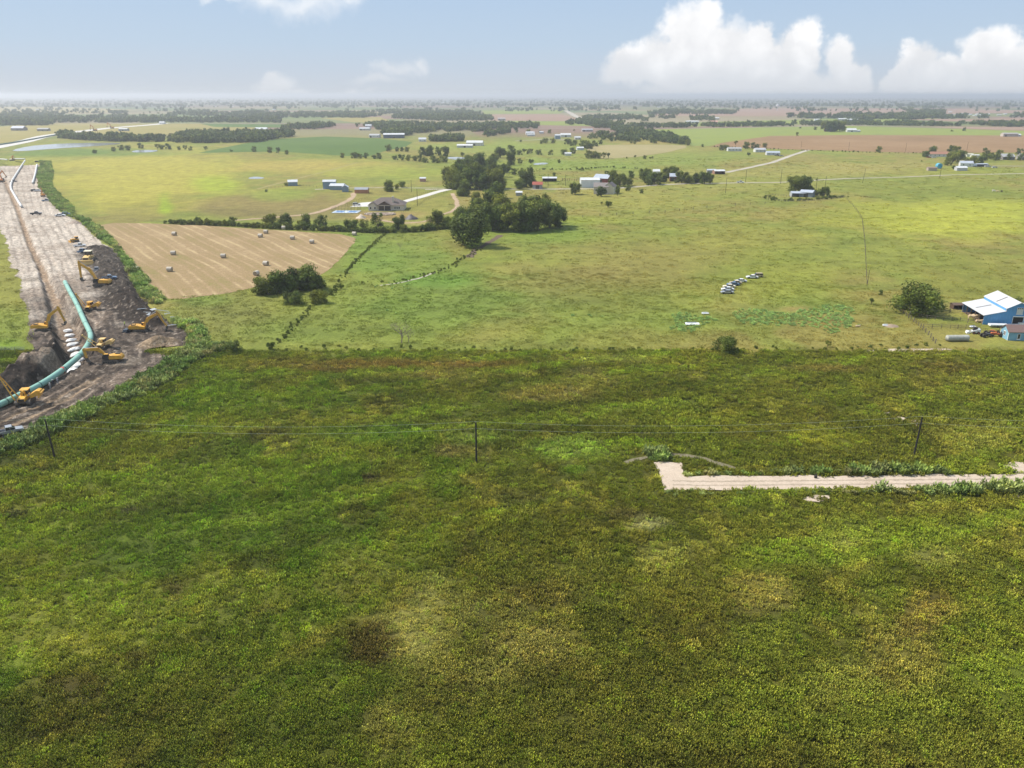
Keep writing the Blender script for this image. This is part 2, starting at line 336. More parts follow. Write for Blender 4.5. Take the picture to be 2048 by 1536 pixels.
def mid_col(x, y):
    """grazed pastures past the lot"""
    px, py = Pn(x, y)
    n1 = fbm(x, y * .6, 60, 41); n2 = fbm(x, y, 16, 45); n3 = fbm(x, y, 4, 49, 3); w = fbm(x, y * .5, 30, 61)
    b1 = fbm((x * .9 + y * .43) / 6, -x * .43 + y * .9 + 20 * n1, 14.0, 63, 3)
    c = np.ones(x.shape + (3,)) * col(.185, .200, .060)
    c = blend(c, sstep(.4, .65, n1), (.215, .190, .078))
    c = blend(c, sstep(.5, .7, n2) * .6, (.150, .185, .050)); c = c * (.86 + .30 * b1)[..., None]
    for (u, v, rx, ry, cc, k) in [
        (900, 600, 330, 75, (.125, .185, .048), .8), (760, 520, 120, 70, (.13, .20, .05), .8), (1100, 470, 130, 30, (.14, .21, .045), .7), (850, 560, 110, 16, (.12, .22, .05), .6),
        (1280, 520, 220, 55, (.215, .180, .080), .7), (1150, 560, 150, 40, (.20, .165, .075), .5), (1450, 480, 180, 30, (.23, .21, .072), .6), (1560, 560, 160, 60, (.20, .215, .050), .6),
        (1900, 440, 220, 50, (.31, .32, .070), .9), (1700, 430, 130, 30, (.23, .245, .055), .6), (1600, 620, 130, 40, (.15, .20, .055), .6), (1350, 640, 250, 30, (.15, .20, .055), .6),  # first spot: sunlight through a cloud gap, painted into the pasture colour
        (1950, 560, 140, 60, (.17, .175, .050), .7), (1950, 385, 160, 14, (.17, .20, .055), .7), (1650, 640, 70, 18, (.25, .175, .095), .6), (1590, 618, 40, 6, (.30, .20, .12), .6),
        (450, 620, 110, 50, (.165, .17, .062), .8), (400, 600, 80, 14, (.14, .20, .05), .6), (620, 660, 160, 30, (.135, .175, .05), .6), (1220, 600, 130, 40, (.16, .17, .055), .5),
        (1250, 400, 180, 30, (.25, .235, .080), .6), (1180, 440, 110, 9, (.20, .24, .05), .6),
        (300, 395, 120, 40, (.25, .235, .055), .6), (290, 350, 260, 62, (.32, .285, .085), .95), (560, 412, 150, 24, (.20, .150, .085), .9), (640, 330, 160, 16, (.31, .26, .09), .8), (620, 335, 160, 20, (.31, .25, .10), .8), (440, 370, 60, 20, (.24, .30, .040), .7),
        (330, 410, 18, 24, (.22, .30, .030), .8), (760, 345, 160, 16, (.24, .27, .060), .6), (550, 415, 160, 26, (.205, .165, .085), .9), (620, 430, 200, 14, (.19, .16, .085), .8), (480, 425, 90, 12, (.16, .13, .07), .7),
        (560, 390, 60, 14, (.19, .26, .05), .5), (850, 410, 60, 20, (.22, .20, .075), .7), (930, 405, 40, 24, (.24, .19, .095), .6), (780, 432, 90, 12, (.28, .19, .12), .8), (835, 446, 60, 5, (.36, .28, .19), .7),
        (1560, 345, 300, 12, (.25, .23, .095), .7), (1730, 335, 130, 12, (.28, .245, .115), .8), (1480, 370, 220, 16, (.25, .235, .09), .6), (1900, 345, 150, 10, (.22, .24, .06), .6),
        (1250, 318, 220, 16, (.20, .225, .075), .6), (1300, 299, 110, 9, (.26, .225, .10), .8), (1150, 330, 200, 14, (.165, .23, .06), .6), (1420, 312, 120, 14, (.17, .22, .06), .6),
        (20, 560, 60, 110, (.215, .205, .062), .7), (20, 650, 60, 40, (.16, .20, .05), .7), (20, 700, 60, 30, (.15, .24, .03), .7),
        (150, 305, 200, 10, (.11, .17, .05), .9), (950, 295, 120, 12, (.20, .235, .075), .6), (1060, 300, 120, 16, (.19, .235, .07), .6), (1290, 285, 60, 8, (.29, .225, .11), .7)]:
        c = blend(c, spot(px, py, u, v, rx, ry, w, k), cc)
    # mower and tyre tracks in the big left field
    tr = np.abs(np.sin((x * .35 + y) * .055 + 2.5 * fbm(x, y, 260, 71)))
    c *= (1 - .10 * sstep(.97, 1.0, tr))[..., None]
    c *= (.82 + .36 * n3)[..., None]
    return c * np.array([1.24, 1.22, .72])
def far_col(x, y):
    """patchwork of distant fields"""
    a = .12; X = x * math.cos(a) + y * math.sin(a) + 250 * (fbm(x, y, 1500, 81) - .5); Y = -x * math.sin(a) + y * math.cos(a) + 250 * (fbm(x, y, 1700, 85) - .5)
    cx = np.floor(X / 640 + _h(np.floor(Y / 380), Y * 0, 3) * 3); cy = np.floor(Y / 380)
    h = _h(cx, cy, 7); pal = np.array([(.20, .22, .080), (.24, .21, .10), (.29, .23, .125), (.25, .165, .115), (.16, .20, .065), (.27, .18, .13), (.15, .19, .07), (.31, .26, .15)])
    c = pal[np.minimum((h * 8).astype(int), 7)]
    n = fbm(x, y, 300, 91); c = c * (.8 + .4 * n)[..., None]
    # beyond five kilometres mostly scrub and trees with pale clearings
    d = np.hypot(x, y); k = sstep(4300, 6500, d + (n - .5) * 3000) * .8
    m = sstep(.42, .6, fbm(x * .5, y, 700, 95))
    c = blend(c, k * (.45 + .55 * m), (.060, .075, .045))
    return c
def field_col(x, y):
    d = np.hypot(x, y); c = far_col(x, y)
    w = fbm(x, y, 90, 51) - .5
    py = Pn(x, y)[1]
    c = blend(c, sstep(262, 284, py + w * 8), (0, 0, 0)) + mid_col(x, y) * sstep(262, 284, py + w * 8)[..., None]
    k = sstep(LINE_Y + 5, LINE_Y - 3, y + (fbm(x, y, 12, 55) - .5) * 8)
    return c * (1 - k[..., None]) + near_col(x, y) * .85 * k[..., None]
def set_cols(me, c, name='Col'):
    at = me.color_attributes.new(name, 'FLOAT_COLOR', 'POINT')
    buf = np.ones((len(me.vertices), 4), np.float32); buf[:, :3] = c; at.data.foreach_set('color', buf.ravel())
def grid_mesh(name, xs, ys, zs, keep=None, cols=None, wrap=False):
    """xs, ys, zs: 2-D arrays (rows, columns) -> sheet"""
    r, c = xs.shape; V_ = np.stack([xs, ys, zs], -1).reshape(-1, 3)
    i = np.arange(r * c).reshape(r, c)
    if wrap: i = np.concatenate([i, i[:, :1]], 1)
    f = np.stack([i[:-1, :-1], i[:-1, 1:], i[1:, 1:], i[1:, :-1]], -1)
    if keep is not None: f = f[keep]
    f = f.reshape(-1, 4)
    used = np.zeros(r * c, bool); used[f.ravel()] = True; rm = np.cumsum(used) - 1
    V_ = V_[used]; f = rm[f]
    me = bpy.data.meshes.new(name); me.vertices.add(len(V_)); me.vertices.foreach_set('co', V_.astype(np.float32).ravel())
    me.loops.add(f.size); me.loops.foreach_set('vertex_index', f.ravel().astype(np.int32))
    me.polygons.add(len(f)); me.polygons.foreach_set('loop_start', np.arange(0, f.size, 4, dtype=np.int32))
    me.update(calc_edges=True)
    if cols is not None: set_cols(me, cols.reshape(-1, 3)[used])
    for p in (): pass
    me.polygons.foreach_set('use_smooth', np.ones(len(f), bool))
    o = bpy.data.objects.new(name, me); C.objects.link(o); return o
M['ground'] = m_attr('field_ground', fine=((.12, .22), (.9, .30), (3.2, .30)), bump=.7)
# circular sheet, fine in front, coarse behind
rr = [3.0]
while rr[-1] < 36000: rr.append(rr[-1] * (1.012 if 55 < rr[-1] < 12000 else 1.06))
rr = np.array(rr)
aa = np.concatenate([np.arange(-44, 44, .125), np.arange(44, 316, 4.0)]) * math.pi / 180
R_, A_ = np.meshgrid(rr, aa, indexing='ij'); GX = R_ * np.sin(A_); GY = R_ * np.cos(A_)
pit = inpoly(GX, GY, DIRTW)
cx_, cy_ = DIRTW[0]
dd, _ = dseg(GX, GY, DIRTW + [DIRTW[0]])
GZ = np.where(pit, -np.clip((dd - 1.0) * 1.2, 0, 6), 0.0)
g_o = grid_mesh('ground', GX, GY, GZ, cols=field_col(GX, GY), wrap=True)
# close the middle under the camera
bmx = bmesh.new(); bmx.from_mesh(g_o.data); bmx.verts.ensure_lookup_table()
bmx.faces.new([bmx.verts[i] for i in range(len(aa))]); bmx.to_mesh(g_o.data); bmx.free()
g_o.data.materials.append(M['ground']); tag(g_o, 'farmland of pastures and weedy lots reaching to the horizon', kind='structure')
# ------------------------------------------------------------------ flat sheets on the ground
def jit_poly(pts, step, amp, seed=0):
    out = []; n = len(pts)
    for i in range(n):
        x1, y1 = pts[i]; x2, y2 = pts[(i + 1) % n]; L = math.hypot(x2 - x1, y2 - y1); k = max(1, int(L / step))
        for j in range(k):
            t = j / k; out.append((x1 + (x2 - x1) * t, y1 + (y2 - y1) * t))
    a = np.array(out); nx = (fbm(a[:, 0], a[:, 1], step * 2.5, 300 + seed, 3) - .5) * 2 * amp; ny = (fbm(a[:, 0] + 99, a[:, 1], step * 2.5, 340 + seed, 3) - .5) * 2 * amp
    return [(p[0] + u, p[1] + v) for p, u, v in zip(out, nx, ny)]
def smooth_closed(pts, it=2):
    for _ in range(it):
        q = []
        for i in range(len(pts)):
            a = pts[i]; b = pts[(i + 1) % len(pts)]
            q += [(a[0] * .75 + b[0] * .25, a[1] * .75 + b[1] * .25), (a[0] * .25 + b[0] * .75, a[1] * .25 + b[1] * .75)]
        pts = q
    return pts
def sheet(name, pix, mat, z=.03, step=None, amp=None, smooth=0, seed=0, world=False, label=None):
    pts = pix if world else [G(*p) for p in pix]
    if smooth: pts = smooth_closed(pts, smooth)
    per = sum(math.dist(pts[i], pts[(i + 1) % len(pts)]) for i in range(len(pts)))
    step = step or per / 160; amp = step * .35 if amp is None else amp
    pts = jit_poly(pts, step, amp, seed)
    from mathutils.geometry import tessellate_polygon
    tri = tessellate_polygon([[Vector((x, y, 0)) for x, y in pts]])
    me = bpy.data.meshes.new(name); me.from_pydata([(x, y, z) for x, y in pts], [], [t for t in tri]); me.update()
    b = bmesh.new(); b.from_mesh(me)
    for f in b.faces:
        if f.normal.z < 0: f.normal_flip()
    b.to_mesh(me); b.free()
    o = bpy.data.objects.new(name, me); C.objects.link(o); me.materials.append(mat)
    return tag(o, label, kind='structure')
ROADS = []
def ribbon(name, pix, width, mat, z=.06, jit=.15, label=None, world=False, w2=None):
    pts = [Vector(p if world else G(*p)) for p in pix]; dense = []; ROADS.append(([tuple(p) for p in pts], width))
    for a, b in zip(pts[:-1], pts[1:]):
        k = max(1, int((b - a).length / (width * 1.2)))
        dense += [a.lerp(b, j / k) for j in range(k)]
    dense.append(pts[-1]); 
    for _ in range(2):
        dense = [dense[0]] + [(dense[i - 1] + dense[i] * 2 + dense[i + 1]) / 4 for i in range(1, len(dense) - 1)] + [dense[-1]]
    v = []; f = []; n = len(dense)
    for i, p in enumerate(dense):
        d = (dense[min(i + 1, n - 1)] - dense[max(i - 1, 0)]).normalized(); nrm = Vector((-d.y, d.x)); w = width if w2 is None else width + (w2 - width) * i / (n - 1)
        a = w / 2 * (1 + random.uniform(-jit, jit)); b = w / 2 * (1 + random.uniform(-jit, jit))
        v += [(*(p + nrm * a), z), (*(p - nrm * b), z)]
        if i: f.append((2 * i - 2, 2 * i - 1, 2 * i + 1, 2 * i))
    me = bpy.data.meshes.new(name); me.from_pydata(v, [], f); me.update()
    o = bpy.data.objects.new(name, me); C.objects.link(o); me.materials.append(mat)
    return tag(o, label, kind='structure')
M['hay'] = None
def m_hay():
    m, nt, b = newmat('mown_hay_field'); p = worldpos(nt)
    # swath direction from two points of one swath
    (x1, y1), (x2, y2) = G(300, 462), G(470, 572); dx, dy = x2 - x1, y2 - y1; L = math.hypot(dx, dy)
    sx = N(nt, 'ShaderNodeSeparateXYZ'); nt.links.new(p, sx.inputs[0])
    q = mathn(nt, 'ADD', mathn(nt, 'MULTIPLY', sx.outputs[0], -dy / L), mathn(nt, 'MULTIPLY', sx.outputs[1], dx / L))
    wv = mathn(nt, 'ADD', q, mathn(nt, 'MULTIPLY', noise(nt, p, .005, 2, .5), 30.0))
    s = mathn(nt, 'SINE', mathn(nt, 'MULTIPLY', wv, 2 * math.pi / 5.2)); s2 = mathn(nt, 'SINE', mathn(nt, 'MULTIPLY', wv, 2 * math.pi / 19.0))
    s = mathn(nt, 'MULTIPLY', s, mathn(nt, 'MULTIPLY', noise(nt, p, .05, 3), 1.7))
    f = mathn(nt, 'ADD', mathn(nt, 'MULTIPLY', mathn(nt, 'POWER', mathn(nt, 'MAXIMUM', s, 0.0), 2.0), .19), mathn(nt, 'ADD', mathn(nt, 'MULTIPLY', s2, .06), mathn(nt, 'MULTIPLY', mathn(nt, 'ADD', noise(nt, p, .03, 4), noise(nt, p, .5, 3)), .5)))
    c = ramp(nt, f, [(.25, (.20, .180, .058)), (.42, (.265, .192, .088)), (.56, (.295, .205, .108)), (.76, (.42, .315, .165))])
    c = mixc(nt, 1.0, c, ramp(nt, noise(nt, p, 1.6, 3, .7), [(.3, (.75,) * 3), (.7, (1.15,) * 3)]), 'MULTIPLY')
    nt.links.new(c, b.inputs['Base Color']); b.inputs['Roughness'].default_value = .95; b.inputs['Specular IOR Level'].default_value = .1
    return m
M['hay'] = m_hay()
M['caliche'] = m_ground('white_caliche', [(.2, (.38, .295, .215)), (.45, (.50, .40, .305)), (.8, (.57, .475, .375))], .12, .9, 4, fine=.22, bump=.3)
M['road'] = m_ground('gravel_road', [(.25, (.33, .29, .22)), (.5, (.45, .40, .33)), (.8, (.54, .49, .42))], .03, .3, 2.0, fine=.2)
M['pale_road'] = m_ground('concrete_drive', [(.3, (.50, .47, .42)), (.7, (.60, .57, .52))], .03, .3, 2.0, fine=.08, bump=.1)
M['track'] = m_ground('dirt_track', [(.3, (.34, .24, .15)), (.7, (.50, .37, .25))], .05, .3, 1.5, fine=.3)
M['plowed'] = m_ground('plowed_red_field', [(.3, (.20, .125, .055)), (.5, (.27, .165, .080)), (.7, (.33, .215, .11))], .006, .06, .4, fine=.2, bump=.3)
M['plowed_far'] = m_ground('far_plowed_field', [(.3, (.27, .17, .115)), (.7, (.35, .235, .165))], .004, .03, .3, fine=.2, bump=.2)
M['crop'] = m_ground('green_crop', [(.3, (.075, .125, .026)), (.5, (.095, .150, .032)), (.7, (.115, .175, .040))], .006, .05, .5, fine=.25, bump=.5)
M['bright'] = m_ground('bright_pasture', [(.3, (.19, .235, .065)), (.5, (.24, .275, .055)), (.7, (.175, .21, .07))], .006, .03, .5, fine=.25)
M['tan'] = m_ground('tan_field', [(.3, (.25, .22, .095)), (.5, (.31, .26, .115)), (.7, (.37, .30, .15))], .005, .03, .5, fine=.2)
M['golden'] = m_ground('golden_field', [(.3, (.235, .215, .062)), (.5, (.29, .24, .075)), (.7, (.33, .27, .10))], .005, .03, .5, fine=.2)
M['bare'] = m_ground('bare_soil', [(.3, (.10, .075, .05)), (.7, (.19, .14, .10))], .05, .4, 1.5)
mw_, nt_, b_ = newmat('pond_water')
nt_.links.new(ramp(nt_, noise(nt_, worldpos(nt_), .02, 3), [(.3, (.30, .30, .27)), (.7, (.42, .41, .37))]), b_.inputs['Base Color']); b_.inputs['Roughness'].default_value = .12; b_.inputs['Specular IOR Level'].default_value = .6
M['water'] = mw_
sheet('hay_field', [(190, 446), (335, 447), (600, 463), (712, 471), (706, 492), (668, 530), (652, 546), (600, 560), (520, 572), (470, 584), (420, 592), (345, 600), (318, 592), (296, 572), (262, 535), (232, 500), (205, 470)], M['hay'], .05, smooth=1, label='mown hay field with curved swaths')
sheet('crop_field', [(395, 306), (500, 285), (560, 278), (650, 273), (760, 277), (826, 284), (812, 293), (770, 302), (735, 313), (690, 312), (560, 303)], M['crop'], .10, amp=.6)
sheet('plowed_field', [(1442, 286), (1540, 272), (1700, 270), (2060, 271), (2300, 272), (2400, 305), (2060, 305), (1840, 306), (1620, 300), (1420, 294)], M['plowed'], .12, amp=1)
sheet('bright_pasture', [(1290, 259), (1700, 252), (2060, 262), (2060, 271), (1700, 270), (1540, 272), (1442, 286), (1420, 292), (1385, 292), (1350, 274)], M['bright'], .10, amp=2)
sheet('far_plowed_field', [(980, 229), (1120, 228), (1165, 241), (1150, 242), (985, 241)], M['plowed_far'], .25)
sheet('far_plowed_field', [(1840, 253.5), (2060, 254), (2300, 255), (2300, 262), (2060, 262), (1960, 259)], M['plowed_far'], .22)
sheet('far_plowed_field', [(1790, 238.5), (2060, 236.5), (2300, 237), (2300, 243), (2060, 243), (1900, 243)], M['plowed_far'], .25)
sheet('far_plowed_field', [(1536, 216), (1930, 218), (2060, 221), (2060, 226), (1800, 229), (1536, 232), (1300, 232), (1330, 222)], M['plowed_far'], .3)
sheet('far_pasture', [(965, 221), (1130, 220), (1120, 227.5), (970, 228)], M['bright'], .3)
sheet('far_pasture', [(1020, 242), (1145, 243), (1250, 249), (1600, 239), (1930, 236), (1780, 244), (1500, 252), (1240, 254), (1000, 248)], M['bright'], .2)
sheet('golden_field', [(70, 247), (330, 247), (512, 248), (540, 252), (512, 262), (330, 270), (200, 274), (130, 264), (105, 271), (0, 286), (-60, 290), (-60, 258)], M['golden'], .12)
sheet('crop_field', [(400, 247.5), (640, 249), (640, 256), (430, 254)], M['crop'], .16)
sheet('golden_field', [(640, 236), (760, 234), (780, 242), (900, 246), (830, 250), (700, 244)], M['golden'], .2)
sheet('tan_field', [(1170, 290), (1330, 289), (1390, 292), (1300, 312), (1200, 319), (1180, 312)], M['tan'], .09, smooth=1)
sheet('far_pasture', [(-60, 213), (130, 214), (280, 220), (200, 226), (-60, 228)], M['tan'], .3)
# ponds
sheet('pond', [(20, 301), (60, 292), (95, 289), (150, 286), (235, 285.5), (245, 288), (180, 293), (100, 298), (40, 303)], M['water'], .16, smooth=1)
sheet('pond', [(262, 303), (275, 300), (312, 300), (318, 302), (300, 305), (266, 305)], M['water'], .14, smooth=1)
sheet('pond', [(890, 314.5), (925, 314), (938, 318), (915, 320), (896, 318)], M['water'], .12, smooth=1)
sheet('pond', [(1066, 327), (1090, 325), (1098, 327), (1088, 330), (1068, 330)], M['water'], .12, smooth=1)
sheet('pond', [(495, 356), (512, 353), (532, 356), (520, 358), (500, 358)], M['water'], .12, smooth=1)
# roads, tracks and drives
ribbon('gravel_road', [(1700, 357), (1640, 360), (1560, 365), (1470, 366), (1400, 367), (1330, 369), (1270, 374), (1220, 378), (1150, 378), (1060, 378.5), (960, 378), (880, 379), (850, 379)], 4.5, M['road'], .10)
ribbon('gravel_road', [(1700, 357), (1800, 354.5), (1900, 350), (2060, 347), (2200, 344)], 4.0, M['road'], .10)
ribbon('gravel_road', [(1452, 345), (1500, 335), (1545, 325), (1580, 312), (1616, 300)], 6, M['road'], .11)
ribbon('gravel_road', [(1985, 332), (2060, 332.5), (2200, 333)], 4, M['road'], .10)
ribbon('gravel_road', [(1030, 282), (1110, 277.5), (1140, 280), (1090, 281)], 6, M['road'], .14)
ribbon('gravel_road', [(1132, 221), (1150, 232), (1170, 240)], 22, M['road'], .4)
ribbon('gravel_road', [(-40, 251.5), (330, 246.5), (640, 248.2), (960, 250.5)], 9, M['road'], .25)
ribbon('gravel_road', [(960, 257), (1200, 257.5), (1400, 257), (1700, 251.2), (2060, 258)], 7, M['road'], .25)
ribbon('concrete_drive', [(898, 379), (880, 382), (850, 392), (820, 400), (806, 404)], 6.5, M['pale_road'], .12, jit=.02)
sheet('concrete_drive', [(700, 414), (718, 406), (742, 404), (765, 404), (765, 413)], M['pale_road'], .11, amp=.1)
ribbon('dirt_track', [(720, 384), (706, 386), (707, 394), (695, 402), (675, 411), (640, 424), (620, 429), (560, 434), (470, 441)], 4.0, M['track'], .09, jit=.3)
ribbon('dirt_track', [(630, 379), (700, 376), (775, 375.5), (890, 376.5)], 3, M['road'], .08, jit=.3)
ribbon('dirt_track', [(905, 387), (912, 400), (916, 415), (900, 425), (880, 430), (850, 444), (800, 447), (760, 440)], 3.0, M['track'], .09, jit=.4)
ribbon('dirt_track', [(515, 378), (590, 358), (640, 346), (715, 325)], 2.2, M['tan'], .07, jit=.4)
# the pale haul road far left
ribbon('haul_road', [(-60, 305), (0, 293), (50, 283), (90, 272), (150, 264), (220, 256), (300, 250), (330, 247)], 26, M['pale_road'], .2, jit=.05, w2=30)
# white caliche strip and pad in front
cal = sheet('caliche_road', [(1308, 926), (1366, 925), (1368, 940), (1371, 953), (1500, 952.5), (1700, 952), (1800, 950), (2060, 949.5), (2300, 949), (2300, 972), (2060, 974), (1960, 975), (1700, 978), (1500, 980), (1328, 981), (1322, 965), (1318, 945)], M['caliche'], .12, step=1.4, amp=.55, label='white caliche road with a square turn at its end')
M['rut'] = m_ground('caliche_ruts', [(.3, (.36, .285, .21)), (.7, (.46, .37, .28))], .15, 1, 4, fine=.3)
ribbon('wheel_rut', [(1345, 962), (1400, 964), (1700, 961.5), (2060, 958.5), (2300, 958)], .5, M['rut'], .135, jit=.7)
ribbon('wheel_rut', [(1345, 970), (1400, 972), (1700, 969.5), (2060, 966.5), (2300, 966)], .5, M['rut'], .135, jit=.7)
sheet('rock_outcrop', [(1725, 702), (1770, 699), (1830, 698), (1890, 697), (1905, 699), (1860, 702), (1790, 704), (1735, 705)], M['caliche'], .10, step=.8, amp=.7)
ROCKS = []
for q in [[(1785, 836), (1800, 833), (1812, 838), (1806, 845), (1792, 842)], [(1818, 843), (1835, 838), (1846, 846), (1830, 852)], [(1605, 996), (1630, 991), (1660, 992), (1655, 1002), (1640, 1006), (1612, 1003)],
          [(2005, 930), (2030, 924), (2060, 926), (2060, 948), (2020, 946)], [(1765, 826), (1782, 825), (1780, 830)], [(2020, 992), (2060, 988), (2060, 996), (2030, 997)]]:
    ROCKS.append([(v.co.x, v.co.y) for v in sheet('rock_outcrop', q, M['caliche'], .10, step=.35, amp=.5, seed=int(q[0][0])).data.vertices])
M['worn'] = m_ground('worn_path_soil', [(.3, (.15, .13, .07)), (.7, (.25, .22, .14))], .2, 1, 3, fine=.5)
ribbon('worn_path', [(1250, 925), (1290, 915), (1340, 909), (1390, 912), (1430, 925), (1470, 937)], 1.3, M['worn'], .09, jit=.5)
# creek channel
ribbon('creek_bed', [(1000, 470), (975, 488), (950, 500), (938, 515)], 3.5, M['bare'], .05, jit=.5)
ribbon('creek_bed', [(870, 545), (840, 556), (800, 566), (760, 571)], 1.1, M['road'], .05, jit=.6)
# ================================================================== scattered vegetation (one object per kind, many stems)
STORE = bpy.data.collections.new('prototypes')       # kept out of the scene
def tuft(name, n, rad, h, leaves, lw, mat, spread=.5, tipc=(1.25, 1.2, 1.0), seed=0, flop=.5, seedhead=.0, lift=0.0):
    r = random.Random(seed); v = []; f = []; tip = []
    for k in range(n):
        a = r.uniform(0, 6.283); d = rad * math.sqrt(r.random()); bx, by = d * math.cos(a), d * math.sin(a); hh = h * r.uniform(.6, 1.15)
        for j in range(leaves):
            az = r.uniform(0, 6.283); t = r.random(); z0 = hh * t * .75 + lift; ll = hh * r.uniform(.3, .6)
            tilt = r.uniform(.25, 1.0) * flop * (1.3 - .6 * t)
            ox = bx + spread * hh * .25 * math.cos(az) * (1 - t); oy = by + spread * hh * .25 * math.sin(az) * (1 - t)
            ex = ox + ll * math.sin(tilt) * math.cos(az); ey = oy + ll * math.sin(tilt) * math.sin(az); ez = z0 + ll * math.cos(tilt)
            w = lw * r.uniform(.6, 1.3); wx, wy = -math.sin(az) * w / 2, math.cos(az) * w / 2
            mx, my, mz = (ox + ex) / 2, (oy + ey) / 2, (z0 + ez) / 2
            b = len(v); v += [(ox, oy, z0), (mx + wx, my + wy, mz), (ex, ey, ez), (mx - wx, my - wy, mz)]
            f.append((b, b + 1, b + 2, b + 3))
            q = r.uniform(.75, 1.25); s = .8 + .3 * t
            c = (q * s, q * s, q * s) if r.random() > seedhead * t else tipc
            tip += [c] * 4
    me = bpy.data.meshes.new(name); me.from_pydata(v, [], f); me.update(); set_cols(me, np.array(tip), 'tip'); me.materials.append(mat)
    o = bpy.data.objects.new(name, me); return o
GN_CACHE = {}
def scatter(name, pos, scale, rot, cols, protos, label, kind='stuff', cat=None, zscale=None):
    """points with their own size, turn and colour; geometry nodes puts one prototype on each"""
    me = bpy.data.meshes.new(name); n = len(pos); me.vertices.add(n); me.vertices.foreach_set('co', np.asarray(pos, np.float32).ravel())
    a = me.attributes.new('scl', 'FLOAT_VECTOR', 'POINT'); zs = scale if zscale is None else zscale
    a.data.foreach_set('vector', np.stack([scale, scale, zs], 1).astype(np.float32).ravel())
    rv = np.zeros((n, 3), np.float32); rv[:, 2] = rot
    a = me.attributes.new('rot', 'FLOAT_VECTOR', 'POINT'); a.data.foreach_set('vector', rv.ravel())
    a = me.attributes.new('idx', 'INT', 'POINT'); a.data.foreach_set('value', RNG.integers(0, len(protos), n).astype(np.int32))
    set_cols(me, cols)
    o = bpy.data.objects.new(name, me); C.objects.link(o)
    col_ = bpy.data.collections.new(name + '_kinds')
    for p in protos: col_.objects.link(p)
    g = bpy.data.node_groups.new(name, 'GeometryNodeTree')
    g.interface.new_socket('Geometry', in_out='INPUT', socket_type='NodeSocketGeometry'); g.interface.new_socket('Geometry', in_out='OUTPUT', socket_type='NodeSocketGeometry')
    gi = g.nodes.new('NodeGroupInput'); go = g.nodes.new('NodeGroupOutput')
    mp = g.nodes.new('GeometryNodeMeshToPoints'); ip = g.nodes.new('GeometryNodeInstanceOnPoints'); ci = g.nodes.new('GeometryNodeCollectionInfo')
    ci.inputs['Collection'].default_value = col_; ci.inputs['Separate Children'].default_value = True; ci.inputs['Reset Children'].default_value = True
    def na(nm, t):
        x = g.nodes.new('GeometryNodeInputNamedAttribute'); x.data_type = t; x.inputs['Name'].default_value = nm; return x.outputs['Attribute']
    g.links.new(gi.outputs[0], mp.inputs['Mesh']); g.links.new(mp.outputs[0], ip.inputs['Points']); g.links.new(ci.outputs[0], ip.inputs['Instance'])
    ip.inputs['Pick Instance'].default_value = True
    g.links.new(na('idx', 'INT'), ip.inputs['Instance Index']); g.links.new(na('rot', 'FLOAT_VECTOR'), ip.inputs['Rotation']); g.links.new(na('scl', 'FLOAT_VECTOR'), ip.inputs['Scale'])
    g.links.new(ip.outputs[0], go.inputs[0])
    m = o.modifiers.new('scatter', 'NODES'); m.node_group = g
    return tag(o, label, cat, kind=kind)
def ring_points(r0, r1, dens, half=41):
    """uniform points of a sector in front of the camera"""
    h = math.radians(half); n = int(dens * (r1 * r1 - r0 * r0) * h)
    r = np.sqrt(RNG.uniform(r0 * r0, r1 * r1, n)); a = RNG.uniform(-h, h, n)
    return r * np.sin(a), r * np.cos(a)
CALW = [(v.co.x, v.co.y) for v in cal.data.vertices]
def in_cal(x, y): return inpoly(x, y, CALW)
def near_out(x, y):
    r = in_cal(x, y) | inpoly(x, y, DIRTW)
    for q in ROCKS: r |= inpoly(x, y, q) & (RNG.random(len(x)) < .55)
    return r
M['weed'] = m_attr('weed_leaves', inst=True, fine=((.5, .18),), bump=0, hvar=True, rough=.8)
weed_protos = [tuft('weed_patch', 20, .80, .46, 11, .085, M['weed'], seed=k, tipc=(1.55, 1.6, 1.15), seedhead=.4, flop=.95) for k in range(5)]
grass_protos = [tuft('grass_patch', 12, 1.2, .26, 6, .20, M['weed'], seed=20 + k, tipc=(1.5, 1.35, 1.3), seedhead=.3, flop=1.1, spread=1.6) for k in range(4)]
bush_protos = [tuft('shrubby_weed', 26, .95, .95, 12, .17, M['weed'], seed=40 + k, tipc=(1.3, 1.25, 1.0), seedhead=.2, flop=1.15, spread=1.4) for k in range(4)]
# the lot
xs, ys = [], []
for r0, r1, d in ((52, 95, 2.3), (95, 150, 1.5), (150, 300, .95)):
    x, y = ring_points(r0, r1, d); xs.append(x); ys.append(y)
x = np.concatenate(xs); y = np.concatenate(ys)
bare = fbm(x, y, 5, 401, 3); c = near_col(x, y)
keep = (y < LINE_Y + 1) & ~near_out(x, y) & (bare > .17)
x, y, c = x[keep], y[keep], c[keep]
d = np.hypot(x, y); s = RNG.uniform(.7, 1.25, len(x)) * np.where(d > 150, 1.25, 1.0) * (.75 + .5 * fbm(x, y, 18, 411))
pos = np.stack([x, y, np.zeros(len(x))], 1)
m = c[:, 0] > .20; s = np.where(m, s * .78, s) * (.80 + .40 * fbm(x, y, 2.6, 413, 2)); q = RNG.random(len(x))
c = np.where((q < .07)[:, None], c * np.array([1.45, 1.45, 1.7]), c); c = np.where(((q > .07) & (q < .22))[:, None], c * .75, c); c = np.where((q > .93)[:, None], c * np.array([1.15, 1.35, .9]), c)
dp_, _ = dseg(x, y, [G(*p) for p in [(1250, 925), (1290, 915), (1340, 909), (1390, 912), (1430, 925), (1470, 937)]]); s = np.where(dp_ < 1.0, .05, s)
zs = s * np.where(m, .8, 1.0) * (.8 + .5 * fbm(x, y, 11, 415)); 
